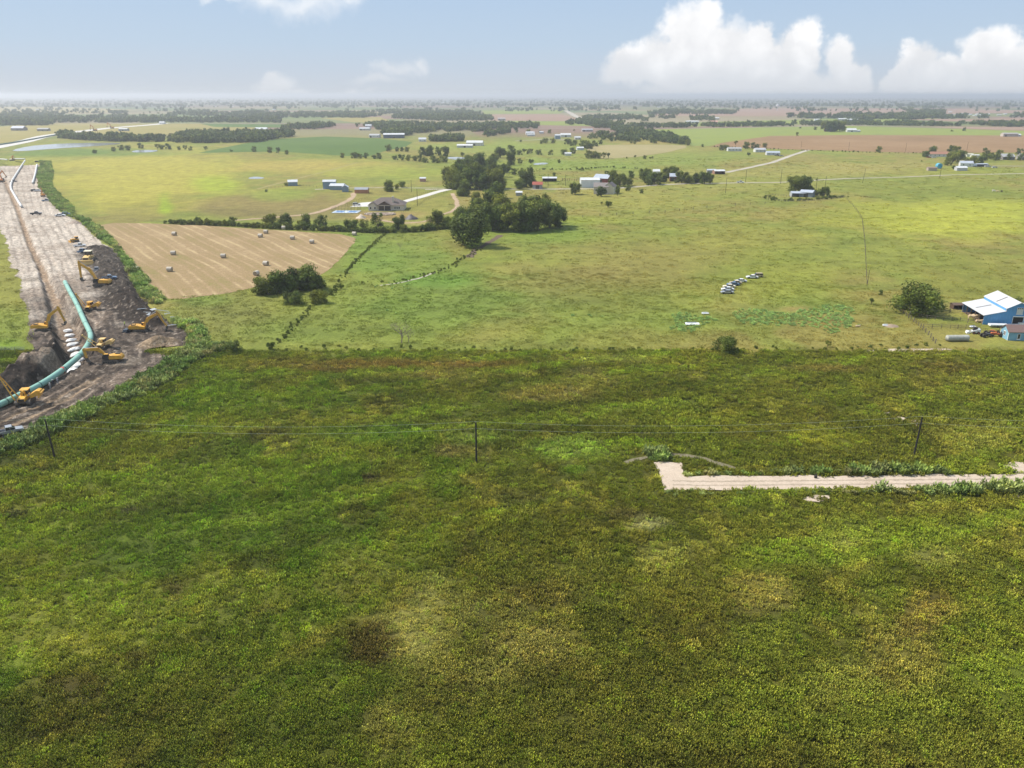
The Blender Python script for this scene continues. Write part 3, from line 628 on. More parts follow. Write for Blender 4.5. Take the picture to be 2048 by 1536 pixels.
scatter('tall_weeds', pos, s, RNG.uniform(0, 6.28, len(x)), c * 1.85, weed_protos, 'tall green and straw weeds covering the front lot', cat='weeds', zscale=zs)
# pasture clumps
xs, ys = [], []
for r0, r1, dn in ((222, 330, .34), (330, 560, .06), (560, 1000, .010)):
    x, y = ring_points(r0, r1, dn); xs.append(x); ys.append(y)
x = np.concatenate(xs); y = np.concatenate(ys)
HAYW = [G(*p) for p in [(190, 446), (335, 447), (600, 463), (712, 471), (706, 492), (668, 530), (652, 546), (600, 560), (520, 572), (420, 592), (318, 592), (262, 535)]]
px, py = Pn(x, y); onroad = np.zeros(x.shape, bool)
for rp_, rw_ in ROADS: onroad |= dseg(x, y, rp_)[0] < rw_ * .5 + 1.6
keep = ~onroad & ~((px < 900) & (py < 446)) & (y > LINE_Y) & ~near_out(x, y) & ~inpoly(x, y, HAYW) &  ~((px > 1850) & (py > 600) & (py < 696)) & (fbm(x, y, 9, 421, 3) > .33)
x, y = x[keep], y[keep]; d = np.hypot(x, y)
s = RNG.uniform(.6, 1.3, len(x)) * np.where(d > 560, 2.0, np.where(d > 330, 1.3, 1.0))
scatter('pasture_grass', np.stack([x, y, 0 * x], 1), s, RNG.uniform(0, 6.28, len(x)), mid_col(x, y) * 1.3, grass_protos, 'clumpy pasture grass beyond the front lot', cat='grass')
# broadleaf weed patches, grey green
def poly_points(pix, dens, jitter=0):
    w = [G(*p) for p in pix]; a = np.array(w); lo = a.min(0); hi = a.max(0)
    n = int(dens * np.prod(hi - lo)); x = RNG.uniform(lo[0], hi[0], n); y = RNG.uniform(lo[1], hi[1], n)
    k = inpoly(x, y, w); return x[k], y[k]
xs, ys = [], []
for pix, dn, th in (([(560, 668), (700, 672), (880, 660), (1000, 676), (1000, 692), (560, 692)], .7, .44), ([(1040, 622), (1200, 616), (1330, 622), (1420, 612), (1560, 606), (1720, 612), (1720, 664), (1560, 676), (1400, 668), (1280, 650), (1080, 644)], .9, .40),
                    ([(700, 560), (860, 545), (1000, 520), (1000, 540), (800, 590), (640, 590)], .1, .5), ([(640, 600), (1000, 600), (1000, 660), (640, 660)], .06, .5), ([(720, 700), (900, 696), (1310, 700), (1310, 716), (720, 712)], .2, .5)):
    a, b = poly_points(pix, dn); w_ = [G(*p) for p in pix]; k = fbm(a, b * .6, 14, 431) > th + .30 * sstep(22, 0, dseg(a, b, w_ + [w_[0]])[0]); xs.append(a[k]); ys.append(b[k])
x = np.concatenate(xs); y = np.concatenate(ys)
cc = np.ones((len(x), 3)) * col(.36, .50, .17) * RNG.uniform(.75, 1.25, (len(x), 1))
scatter('broadleaf_weeds', np.stack([x, y, 0 * x], 1), RNG.uniform(.25, .55, len(x)), RNG.uniform(0, 6.28, len(x)), cc, bush_protos, 'grey green broadleaf weeds in patches across the pasture', cat='weeds')
# dense shrubby weeds on the berm and along the strip
xs, ys, zs, cs = [], [], [], []
BERM = [([(0, 902), (0, 920), (-60, 960), (-60, 905)], 1.2), ([(-20, 895), (50, 872), (120, 836), (185, 805), (240, 786), (250, 800), (200, 826), (140, 850), (70, 884), (0, 915)], 1.3),
        ([(235, 786), (290, 752), (335, 730), (350, 712), (395, 692), (470, 690), (440, 702), (400, 715), (370, 738), (330, 768), (280, 795), (240, 805)], 1.3),
        ([(372, 645), (392, 640), (408, 660), (414, 684), (395, 692), (376, 690), (380, 665)], 1.2), ([(345, 640), (372, 645), (378, 662), (360, 655)], .8),
        ([(150, 432), (168, 448), (200, 478), (225, 492), (248, 520), (265, 560), (285, 590), (310, 612), (330, 600), (305, 578), (280, 545), (250, 512), (225, 480), (200, 458), (175, 440)], .7),
        ([(80, 322), (100, 324), (106, 345), (104, 360), (104, 375), (124, 395), (144, 412), (153, 432), (140, 436), (118, 420), (104, 405), (92, 390), (80, 375), (76, 350), (82, 330)], .45),
        ([(1375, 943), (1520, 945), (1900, 941), (1900, 949), (1520, 950), (1372, 952)], .9), ([(1330, 984), (1500, 982), (1700, 981), (2048, 976), (2048, 986), (1800, 990), (1500, 990), (1340, 992)], .8),
        ([(1290, 905), (1330, 905), (1336, 922), (1300, 924)], 1.3), ([(640, 300), (645, 300), (645, 301), (640, 301)], .01)]
for pix, dn in BERM:
    a, b = poly_points(pix, dn); xs.append(a); ys.append(b)
x = np.concatenate(xs); y = np.concatenate(ys); n_ = fbm(x, y, 6, 441)
cc = np.ones((len(x), 3)) * col(.15, .21, .05); cc = blend(cc, sstep(.4, .6, n_), (.21, .25, .08)); cc = blend(cc, sstep(.6, .75, fbm(x, y, 3, 445)) * .6, (.28, .23, .10)); cc *= RNG.uniform(.75, 1.6, (len(x), 1)) * np.where(np.hypot(x, y) > 240, 1.45, 1.1)[:, None]
scatter('berm_weeds', np.stack([x, y, 0 * x], 1), RNG.uniform(.5, 1.7, len(x)) * np.where(np.hypot(x, y) < 150, .48, 1.0) * (.5 + fbm(x, y, 8, 447)), RNG.uniform(0, 6.28, len(x)), cc, bush_protos, 'thick shrubby weeds along the dirt strip and the caliche road', cat='weeds')
# ================================================================== CONSTRUCTION STRIP
PILES = [(318, 690, 7.0, 2.9, 1.1), (92, 724, 5.5, 1.6, 1), (60, 728, 4, .8, 1), (155, 447, 6.5, 2.2, 1), (70, 600, 5, 1.0, 1), (60, 560, 5, .8, 1), (75, 690, 6, 1.0, 1), (250, 725, 6, .6, 1)]   # px, py, radius, height
PILESW = [(*G(u, v), r, h) for u, v, r, h, _ in PILES]
RID1 = [G(*p) for p in [(-20, 756), (25, 740), (62, 722), (100, 712), (128, 690)]]            # dark bank left of the trench
RID2 = [G(*p) for p in [(195, 500), (222, 535), (238, 570), (262, 600), (290, 625), (318, 640)]]  # dark spoil right of the strip
def dirt_h(x, y):
    x = np.asarray(x, float); y = np.asarray(y, float)
    ed, _ = dseg(x, y, DIRTW + [DIRTW[0]]); e = sstep(0, 3, ed)
    dt, run = dseg(x, y, TRENW); px, py = Pn(x, y)
    near = sstep(520, 660, py)
    h = .05 + e * (.55 * (fbm(x, y, 9, 501, 4) - .5) + .9 * near * (fbm(x, y, 1.8, 505, 4) - .5) + .3 * (fbm(x, y, 1.4, 507, 3) - .5))
    dp, rp = dseg(x, y, [G(*p) for p in [(20, 330), (60, 420), (110, 520), (150, 600), (200, 680), (215, 740), (120, 800), (0, 850), (-60, 880)]])
    rut = np.sin((dp + 1.6 * fbm(x, y, 16, 511)) * 2.1) * (.12 + .14 * near) * e * sstep(.35, .6, fbm(x, y, 20, 515))
    h = h + rut
    a, _ = dseg(x, y, RID1); h = h + 2.2 * sstep(7, 1, a) * (.1 + 1.5 * fbm(x, y, 2.4, 521)) * e
    a, _ = dseg(x, y, RID2); h = h + 1.7 * sstep(8, 3, a) * (.1 + 1.6 * fbm(x, y, 1.7, 525, 4)) * e
    for (u, v, r, hh) in PILESW:
        q = np.hypot(x - u, y - v) / r; h = h + hh * np.clip(1 - q, 0, 1) * (.75 + .5 * fbm(x, y, 1.6, 531)) * e
    w = .9 + 2.0 * near; dep = 1.4 + 2.2 * near
    k = sstep(w * 1.9, w * .75, dt + (fbm(x, y, 3, 541) - .5) * 1.2)
    return h * (1 - k) + k * (-dep + .4 * (fbm(x, y, 2, 545) - .5)) + (4 * k * (1 - k) + sstep(9, 3, dt) * .5) * near * 1.6 * (fbm(x, y, 1.3, 549, 3) - .5)
def dirt_col(x, y):
    px, py = Pn(x, y); n = fbm(x, y, 14, 601); n2 = fbm(x, y, 3.2, 605); n3 = fbm(x, y, .9, 609, 3)
    pale = blend(np.ones(x.shape + (3,)) * col(.58, .52, .45), sstep(.35, .65, n), (.42, .36, .30)); pale = blend(pale, sstep(.5, .75, n2) * .7, (.62, .55, .48))
    dark = blend(np.ones(x.shape + (3,)) * col(.100, .080, .064), sstep(.4, .65, n2), (.045, .035, .028)); dark = blend(dark, sstep(.55, .75, n) * .7
        , (.23, .18, .14))
    k = sstep(540, 665, py + (n - .5) * 170 + .25 * (px - 150)); c = pale * (1 - k[..., None]) + dark * k[..., None]
    dp, _ = dseg(x, y, [G(*p) for p in [(60, 330), (90, 420), (150, 520), (190, 600), (225, 680), (235, 740), (130, 810), (0, 862), (-60, 890)]])
    tr = sstep(.55, .95, np.sin((dp + 9 * fbm(x, y, 30, 611)) * 1.5)) * sstep(.4, .6, fbm(x, y, 12, 615)) * sstep(16, 9, dp)
    c = blend(c, tr * .55, (.46, .39, .32)); c = blend(c, sstep(.55, .95, -np.sin((dp + 3 * fbm(x, y, 22, 611)) * 1.5)) * .35, (.16, .13, .11))
    dp2, _ = dseg(x, y, [G(*p) for p in [(0, 845), (70, 815), (150, 780), (200, 755)]]); c = blend(c, sstep(1.2, .2, dp2) * .7, (.36, .27, .18))
    dp2, _ = dseg(x, y, [G(*p) for p in [(0, 862), (60, 838), (130, 800), (190, 768)]]); c = blend(c, sstep(1.2, .2, dp2) * .7, (.36, .27, .18))
    dt, _ = dseg(x, y, TRENW); near = sstep(600, 680, py)
    tc_ = blend(np.ones(x.shape + (3,)) * col(.34, .255, .18), near, (.21, .16, .125))
    kk = sstep(1.7 + 2.2 * near, .7 + 1.2 * near, dt + (n2 - .5) * 1.5); c = c * (1 - kk[..., None]) + tc_ * kk[..., None]
    a, _ = dseg(x, y, RID1); c = blend(c, sstep(10, 5, a) * .9, (.026, .020, .016)); a, _ = dseg(x, y, RID2); c = blend(c, sstep(12, 6, a + (n2 - .5) * 6) * .9, (.030, .023, .018))
    for (u, v, r, hh), cc in zip(PILESW, [(.32, .24, .16), (.27, .22, .17), (.24, .19, .15), (.34, .28, .24), (.30, .26, .22), (.33, .29, .24), (.16, .13, .11), (.18, .15, .12)]):
        c = blend(c, sstep(r, r * .6, np.hypot(x - u, y - v)) * .9, cc)
    ds, rs = dseg(x, y, [G(*p) for p in [(20, 330), (60, 420), (110, 520), (150, 600), (200, 680), (215, 740), (120, 800), (0, 850), (-60, 880)]])
    st = fbm(rs * .10 + ds * .02, ds * 1.15 + 3 * fbm(x, y, 18, 631), 1.0, 635, 3); st2 = fbm(rs * .05, ds * .45 + 4 * fbm(x, y, 25, 641), 1.0, 645, 2)
    c = blend(c, sstep(.70, .82, fbm(x, y, 1.1, 651, 2)) * .5, (.50, .43, .36)); c = c * (1 + (.45 + .65 * st + .45 * st2 - 1) * (.55 + .45 * near))[..., None]
    return c * (.50 + .62 * n3 + .36 * fbm(x, y, .45, 619, 2))[..., None] * np.array([1.0, .95, .89])
rr2 = [118.0]
while rr2[-1] < 1010: rr2.append(rr2[-1] * 1.0026)
R2, A2 = np.meshgrid(np.array(rr2), np.arange(-43, -20, .07) * math.pi / 180, indexing='ij')
DX = R2 * np.sin(A2); DY = R2 * np.cos(A2)
mx = (DX[:-1, :-1] + DX[1:, 1:]) / 2; my = (DY[:-1, :-1] + DY[1:, 1:]) / 2
kp = inpoly(mx, my, jit_poly(DIRTW, 3, 2.2, 5))
DZ = dirt_h(DX, DY)
d_o = grid_mesh('dirt_strip', DX, DY, DZ, keep=kp, cols=dirt_col(DX, DY))
M['dirt'] = m_attr('churned_dirt', fine=((.45, .45), (1.7, .55)), bump=1.0); d_o.data.materials.append(M['dirt'])
tag(d_o, 'churned pale and dark dirt of the pipeline strip', kind='structure')
def DH(x, y): return float(dirt_h(np.array([x]), np.array([y]))[0])
def onD(px, py, dz=0.0):
    x, y = G(px, py); return (x, y, DH(x, y) + dz)
# ---------------------------------------------------------------- pipes
M['pipe'] = m_paint('mint_green_pipe_coating', (.24, .44, .35), .4, .08, .6); M['weld'] = m_paint('dark_weld_joint', (.05, .12, .10), .6)
M['whitepipe'] = m_paint('white_pipe_coating', (.62, .60, .56), .5, .08, .5)
def pipe(name, pix, r, zc, mat, label, cat, joints=0, on=True):
    pts = []
    for p in pix:
        x, y = G(*p, zc); pts.append(Vector((x, y, zc)))
    for _ in range(2):
        q = [pts[0]]
        for a, b in zip(pts[:-1], pts[1:]): q += [a.lerp(b, .25), a.lerp(b, .75)]
        pts = q + [pts[-1]]
    t = thing(name, label, cat, tuple(pts[0]))
    mb_ = MB().tube([p - pts[0] for p in pts], r, 14); mb_.build('pipe_wall', mat, t, smooth=True)
    if joints:
        L = 0
        for a, b in zip(pts[:-1], pts[1:]):
            l = (b - a).length; L += l
            if L > joints:
                L = 0; d = (b - a).normalized(); MB().tube([a - pts[0] - d * .16, a - pts[0] + d * .16], r * 1.04, 14).build('weld_joint', M['weld'], t)
    return t
pipe('pipeline', PIPE, .78, 1.15, M['pipe'], 'long mint green steel pipeline curving beside the open trench', 'pipe', 11)
pipe('pipeline', [(50, 321), (34, 345), (18, 371), (30, 392), (43, 413)], .75, 1.0, M['whitepipe'], 'long white coated pipe bent in the middle on the pale dirt', 'pipe')
pipe('pipeline', [(74, 329), (70, 350), (65, 366)], .75, 1.0, M['whitepipe'], 'short straight white pipe near the grassy berm', 'pipe')
pipe('pipeline', [(-60, 316), (0, 318), (15, 319.5)], .75, 1.0, M['whitepipe'], 'white pipe at the far left end of the strip', 'pipe')
pipe('pipeline', [(27, 318), (50, 318)], .75, 1.0, M['whitepipe'], 'white pipe lying crossways behind the bent pipe', 'pipe')
pipe('pipeline', [(-80, 296), (0, 289.5), (60, 279), (120, 268)], .9, 1.2, M['weld'], 'dark pipe laid along the distant haul road', 'pipe')
# skids under the pipes
M['timber'] = m_paint('weathered_timber', (.25, .18, .11), .9, .3, 3)
k = 0
for i, (u, v) in enumerate([(24, 362), (30, 352), (36, 342), (42, 333), (68, 356), (71, 343)]):
    x, y = G(u, v); m_ = MB()
    for j in range(2): m_.box(x, y + (j - .5) * 1.0, .18 + .0, 2.6, .25, .3)
    o = m_.build('timber_skid', M['timber']); tag(o, 'timber skid pair under the ' + ('bent white pipe' if i < 4 else 'short white pipe'), 'skid', 'timber skids under the white pipes')
# ---------------------------------------------------------------- white padding heaps in the trench
M['pad'] = m_paint('white_sandbag_cloth', (.72, .70, .68), .9, .15, 1.2)
padpx = [(132, 637), (135, 645), (138, 653), (141, 662), (144, 671), (147, 681), (151, 692), (146, 703), (143, 713)]
for i, (u, v) in enumerate(padpx):
    x, y = G(u, v + 6); z = DH(x, y); s = 1.0 + .10 * i; bm_ = bmesh.new(); bmesh.ops.create_icosphere(bm_, subdivisions=3, radius=1)
    for w in bm_.verts:
        n_ = fbm(np.array([w.co.x + i * 9]), np.array([w.co.y + w.co.z]), .5, 700)[0]
        w.co.x *= 1.45 * s * (.8 + .4 * n_); w.co.y *= .95 * s * (.7 + .6 * n_); w.co.z = max(-.2, w.co.z) * .75 * (.7 + .6 * n_)
    me = bpy.data.meshes.new('sandbag_heap'); bm_.to_mesh(me); bm_.free(); me.materials.append(M['pad']); o = bpy.data.objects.new('sandbag_heap', me); C.objects.link(o); o.location = (x, y, z + .1); o.rotation_euler.z = .3 * i
    od = ['farthest', 'second', 'third', 'fourth', 'fifth', 'sixth', 'seventh', 'eighth', 'nearest'][i]
    tag(o, f'white sandbag heap in the trench, {od} of the row counted towards the viewer', 'sandbags', 'white sandbag heaps in the trench')
# ---------------------------------------------------------------- machines
M['yel'] = m_paint('worn_yellow_paint', (.70, .36, .035), .45, .2, .8, dirt=(.22, .16, .10)); M['yel2'] = m_paint('pale_yellow_paint', (.70, .46, .16), .5, .2, .8, dirt=(.25, .19, .12))
M['orange'] = m_paint('orange_paint', (.58, .22, .04), .45, .2, .8, dirt=(.30, .18, .10))
M['blk'] = m_paint('black_rubber_and_grease', (.018, .018, .018), .7, .3, 1.5, dirt=(.10, .08, .06)); M['trk'] = m_paint('muddy_steel_track', (.055, .048, .040), .8, .5, 2, dirt=(.20, .16, .12))
M['glass'] = m_paint('dark_cab_glass', (.02, .025, .03), .08, .05, 1, spec=.8); M['cream'] = m_paint('cream_cab_roof', (.66, .58, .42), .5, .1)
M['wht'] = m_paint('white_car_paint', (.74, .74, .73), .25, .06, 1, spec=.6); M['sil'] = m_paint('silver_car_paint', (.42, .43, .45), .28, .08, 1, metal=.4, spec=.6)
M['dkcar'] = m_paint('dark_car_paint', (.035, .04, .05), .3, .1, 1, spec=.6); M['bluecar'] = m_paint('blue_grey_car_paint', (.13, .20, .30), .3, .1, 1, spec=.6); M['tancar'] = m_paint('tan_car_paint', (.45, .36, .22), .4, .2, 1)
M['redcar'] = m_paint('faded_red_paint', (.33, .10, .07), .5, .25, 1); M['chrome'] = m_paint('dull_steel', (.35, .35, .35), .35, .1, 1, metal=.7); M['lamp'] = m_paint('lamp_lens', (.7, .7, .65), .2, .05)
def track_mb(L, h, w, y):
    p = []
    for i in range(7): a = math.pi / 2 + math.pi * i / 6; p.append((-L / 2 + h / 2 + h / 2 * math.cos(a), h / 2 + h / 2 * math.sin(a)))
    for i in range(7): a = -math.pi / 2 + math.pi * i / 6; p.append((L / 2 - h / 2 + h / 2 * math.cos(a), h / 2 + h / 2 * math.sin(a)))
    m_ = MB().prism(p, y - w / 2, y + w / 2)
    n = int(L / .28)
    for i in range(n):
        x = -L / 2 + h / 2 + (L - h) * i / (n - 1)
        for z in (0, h): m_.box(x, y, z, .1, w + .05, .08)
    return m_
def beam(m_, a, b, w, t0, t1):
    """box girder from a to b in the xz plane, tapering depth t0 -> t1"""
    a = Vector((a[0], 0, a[1])); b = Vector((b[0], 0, b[1])); d = (b - a).normalized(); n = Vector((-d.z, 0, d.x))
    vs = []
    for y in (-w / 2, w / 2):
        for p, t in ((a, t0), (b, t1)): vs += [p + n * t / 2 + Vector((0, y, 0)), p - n * t / 2 + Vector((0, y, 0))]
    return m_.add(vs, [(0, 1, 3, 2), (4, 6, 7, 5), (0, 4, 5, 1), (2, 3, 7, 6), (0, 2, 6, 4), (1, 5, 7, 3)])
def excavator(loc, rz, pts, label, body='yel', scale=1.0, trackrot=0.0, roof='yel'):
    t = thing('excavator', label, 'excavator', loc, rz, 'excavators on the dirt strip'); t.scale = (scale,) * 3; B = M[body]
    for s in (-1, 1):
        o = track_mb(5.2, 1.15, .75, s * 1.35).build('track', M['trk'], t); o.rotation_euler.z = trackrot
        m_ = MB()
        for k in range(6): m_.tube([(-1.9 + k * .76, s * 1.35 - .42, .42), (-1.9 + k * .76, s * 1.35 + .42, .42)], .3, 10)
        m_.build('road_wheel', M['blk'], o)
    MB().box(0, 0, .85, 2.6, 2.1, .55).box(0, 0, 1.25, 1.5, 1.5, .3).build('undercarriage', M['trk'], t)
    MB().prism([(-3.5, 1.45), (-3.5, 2.35), (-3.2, 2.7), (-1.0, 2.75), (1.9, 2.2), (1.9, 1.4)], -1.5, .2).prism([(-3.5, 1.45), (-3.5, 2.35), (-3.2, 2.7), (-1.0, 2.75), (.2, 2.5), (.2, 1.4)], .2, 1.5).build('engine_housing', M[roof], t)
    MB().prism([(-3.95, 1.35), (-3.95, 2.2), (-3.6, 2.6), (-3.52, 2.6), (-3.52, 1.35)], -1.4, 1.4).build('counterweight', B, t)
    MB().box(-2.2, -.7, 2.86, 1.4, .9, .2).tube([(-1.2, -.9, 2.7), (-1.2, -.9, 3.3)], .09, 8).build('exhaust_cover', M['blk'], t)
    c = MB().prism([(.3, 1.45), (.3, 3.05), (.5, 3.2), (1.7, 3.2), (2.3, 2.4), (2.3, 1.45)], .45, 1.5).build('cab', M['blk'], t)
    MB().box(1.0, 1.52, 2.5, 1.1, .03, .9).quad((1.76, .55, 3.15), (1.76, 1.4, 3.15), (2.33, 1.4, 2.42), (2.33, .55, 2.42)).build('cab_window', M['glass'], c)
    MB().box(1.05, .97, 3.24, 1.3, 1.0, .08).build('cab_roof', M[roof], c)
    p0, p1, p2, p3 = pts          # boom foot, elbow, boom tip, stick tip
    m_ = MB(); beam(m_, p0, p1, .72, .8, 1.15); beam(m_, p1, p2, .71, 1.15, .65); m_.build('boom', B, t)
    q = (p2[0] - (p3[0] - p2[0]) * .18, p2[1] - (p3[1] - p2[1]) * .18)
    m_ = MB(); beam(m_, q, p2, .55, .5, .95); beam(m_, p2, p3, .56, .95, .45); m_.build('stick', B, t)
    def cyl(a, b, y, r=.1): MB().tube([(a[0], y, a[1]), (b[0], y, b[1])], r, 8).build('hydraulic_ram', M['chrome'], t)
    mid = ((p0[0] + p1[0]) / 2, (p0[1] + p1[1]) / 2); cyl((p0[0] + .7, p0[1] - .7), (mid[0] + .3, mid[1] - .1), -.38); cyl((p0[0] + .7, p0[1] - .7), (mid[0] + .3, mid[1] - .1), .38)
    cyl((p1[0], p1[1] + .5), (q[0], q[1] + .1), 0, .13); cyl((p2[0] + .2, p2[1] + .4), (p3[0] * .7 + p2[0] * .3 + .4, p3[1] * .7 + p2[1] * .3), 0, .1)
    bx, bz = p3; m_ = MB(); P = [(bx + .25, bz + .25), (bx + .35, bz - .5), (bx - .1, bz - 1.25), (bx - .9, bz - 1.35), (bx - 1.25, bz - .75), (bx - .75, bz - 1.0), (bx - .3, bz - .7), (bx - .25, bz + .15)]
    m_.prism(P, -.65, .65)
    for k in range(5): m_.box(bx - 1.35, -.52 + k * .26, bz - .72, .3, .12, .1, ry=.6)
    m_.build('bucket', M['trk'], t)
    for y in (-1.45, 1.45): MB().tube([(-3.2, y, 2.7), (-3.2, y, 3.25), (-.4, y, 3.2), (-.4, y, 2.7)], .03, 5).build('handrail', M['blk'], t)
    return t
excavator(onD(203, 573), math.pi - .05, [(1.3, 2.2), (3.6, 6.6), (7.4, 9.0), (7.6, 3.2)], 'yellow excavator with its boom raised over the haul road', scale=.98)
excavator(onD(88, 660), .12, [(1.3, 2.2), (3.0, 6.0), (6.6, 8.4), (8.0, 3.3)], 'yellow excavator on the spoil bank left of the trench', scale=.85)
excavator(onD(282, 662), .10, [(1.3, 2.2), (3.2, 5.0), (7.0, 6.8), (9.4, 1.8)], 'yellow excavator reaching over debris beside the grassy bank', scale=.86, body='yel')
excavator(onD(224, 726), math.pi + .12, [(1.3, 2.2), (3.6, 4.8), (8.2, 4.6), (7.7, 1.6)], 'yellow excavator with black cab bending over the green pipe', scale=.82)
excavator(onD(3, 364), .1, [(1.3, 2.2), (-.5, 6.8), (2.6, 9.4), (5.0, 5.0)], 'orange excavator digging at the far left edge', body='orange', roof='orange', scale=.95)
excavator(onD(24, 322), -.6, [(1.3, 2.2), (2.6, 5.6), (5.6, 6.2), (7.5, 2.0)], 'excavator with rusty arm at the far pipe crossing', body='orange', roof='cream', scale=.9)
excavator(onD(86, 393), 2.2, [(1.3, 2.2), (2.0, 6.2), (3.0, 8.0), (3.6, 4.0)], 'small excavator between the parked trucks by the far berm', body='orange', scale=.8)
for (u, v, r, lb) in ((190, 262, 2.8, 'excavator digging on the distant haul road, nearer of two'), (224, 257, 2.9, 'excavator on the distant haul road, farther of two')):
    x, y = G(u, v); excavator((x, y, .3), r, [(1.3, 2.2), (3.2, 6.5), (7.0, 8.4), (9.0, 3.0)], lb, body='orange', scale=1.35)
def dozer(loc, rz, label, scale=1.0, boom=None, body='yel', blade=False, cat='pipelayer', name='pipelayer', roof='yel', grp='pipelayers along the green pipe'):
    """+x is forward; boom: (out, up) of the side boom tip on the -y side"""
    t = thing(name, label, cat, loc, rz, grp); t.scale = (scale,) * 3; B = M[body]
    for s in (-1, 1):
        o = track_mb(4.8, 1.35, .8, s * 1.45).build('track', M['trk'], t)
        m_ = MB()
        for k in range(5): m_.tube([(-1.7 + k * .85, s * 1.45 - .45, .5), (-1.7 + k * .85, s * 1.45 + .45, .5)], .34, 10)
        m_.build('road_wheel', M['blk'], o)
    MB().box(-.2, 0, .9, 4.4, 2.0, .7).build('chassis', M['trk'], t)
    h = MB().prism([(-.4, 1.25), (-.4, 2.35), (2.3, 2.2), (2.55, 2.0), (2.55, 1.25)], -.85, .85).build('engine_hood', B, t)
    m_ = MB().box(2.58, 0, 1.65, .06, 1.4, .7)
    for k in range(6): m_.box(2.63, -.55 + k * .22, 1.65, .05, .05, .66)
    m_.build('grille', M['blk'], h); MB().tube([(1.0, .3, 2.3), (1.0, .3, 3.1)], .1, 8).build('exhaust_pipe', M['blk'], h)
    MB().box(-1.4, 0, 1.5, 2.0, 2.2, .9).build('fender_deck', B, t)
    c = MB()
    for sx in (-2.2, -.5):
        for sy in (-.8, .8): c.box(sx, sy, 2.65, .14, .14, 1.5)
    c.box(-1.35, 0, 2.0, 1.0, .8, .4); c.box(-1.6, 0, 2.4, .2, .7, .7); c = c.build('cab', M['blk'], t)
    MB().prism([(-2.5, 3.42), (-2.35, 3.56), (-.35, 3.56), (-.2, 3.42)], -1.05, 1.05).build('cab_roof', M[roof], c)
    MB().box(-.49, 0, 2.8, .03, 1.4, .9).box(-1.35, .83, 2.8, 1.4, .03, .9).box(-1.35, -.83, 2.8, 1.4, .03, .9).build('cab_window', M['glass'], c)
    if boom:
        ou, up = boom; m_ = MB()
        for x0 in (-1.6, 1.2): m_.tube([(x0, -1.9, 1.2), (-.2 + (x0 + .2) * .12, -1.9 - ou, up)], .17, 8)
        for f in (.3, .55, .8):
            a = [(x0 + (-.2 + (x0 + .2) * .12 - x0) * f, -1.9 - ou * f, 1.2 + (up - 1.2) * f) for x0 in (-1.6, 1.2)]; m_.tube(a, .09, 6)
        m_.box(-.2, -1.9 - ou, up, .9, .4, .5); m_.build('side_boom', B, t)
        MB().tube([(-.2, -.3, 2.6), (-.2, -1.9 - ou, up)], .035, 5).tube([(-.2, -1.9 - ou, up), (-.2, -2.4 - ou * .75, 2.2)], .035, 5).build('hoist_cable', M['blk'], t)
        MB().box(-.2, -.2, 2.75, 1.4, 1.0, .7).tube([(-.7, -.2, 3.1), (.4, -.2, 3.1)], .35, 10).build('winch', B, t)
        m_ = MB(); m_.prism([(1.6, 1.5), (4.0, 2.2), (4.1, 3.3), (3.4, 3.5), (1.6, 2.5)], -1.3, .9, axis='x')
        m_.box(-.2, 4.0, 2.3, 2.9, .35, 1.6, rx=-.5); m_.build('counterweight', B, t)
        for q in (-.9, .6): MB().tube([(q, 1.0, 2.2), (q, 3.0, 2.9)], .1, 6).build('hydraulic_ram', M['chrome'], t)
    if blade:
        MB().prism([(3.2, .15), (3.45, .1), (3.3, .7), (3.45, 1.4), (3.2, 1.45), (3.1, .8)], -2.1, 2.1).build('blade', B, t)
        for q in (-1.95, 1.95): MB().box(2.2, q, .6, 2.4, .2, .25).build('push_arm', B, t)
    return t
dozer(onD(52, 808), -1.35, 'large yellow pipelayer with tall side boom over the near end of the green pipe', .92, boom=(3.2, 8.4))
dozer(onD(205, 697), -1.50, 'yellow pipelayer with cream roof at the bend of the green pipe', .78, boom=(4.6, 5.2), roof='yel2', body='yel2')
dozer(onD(180, 620), -1.45, 'yellow pipelayer beside the straight upper run of the green pipe', .82, boom=(2.6, 7.2), roof='yel', body='yel')
dozer(onD(178, 527), -1.35, 'tan yellow bulldozer with broad blade facing the viewer', 1.45, blade=True, body='yel2', roof='cream', cat='bulldozer', name='bulldozer', grp='bulldozers on the dirt strip')
dozer(onD(150, 484), -2.3, 'small dark yellow bulldozer by the upper weedy bank', .75, blade=True, body='yel', cat='bulldozer', name='bulldozer', grp='bulldozers on the dirt strip')
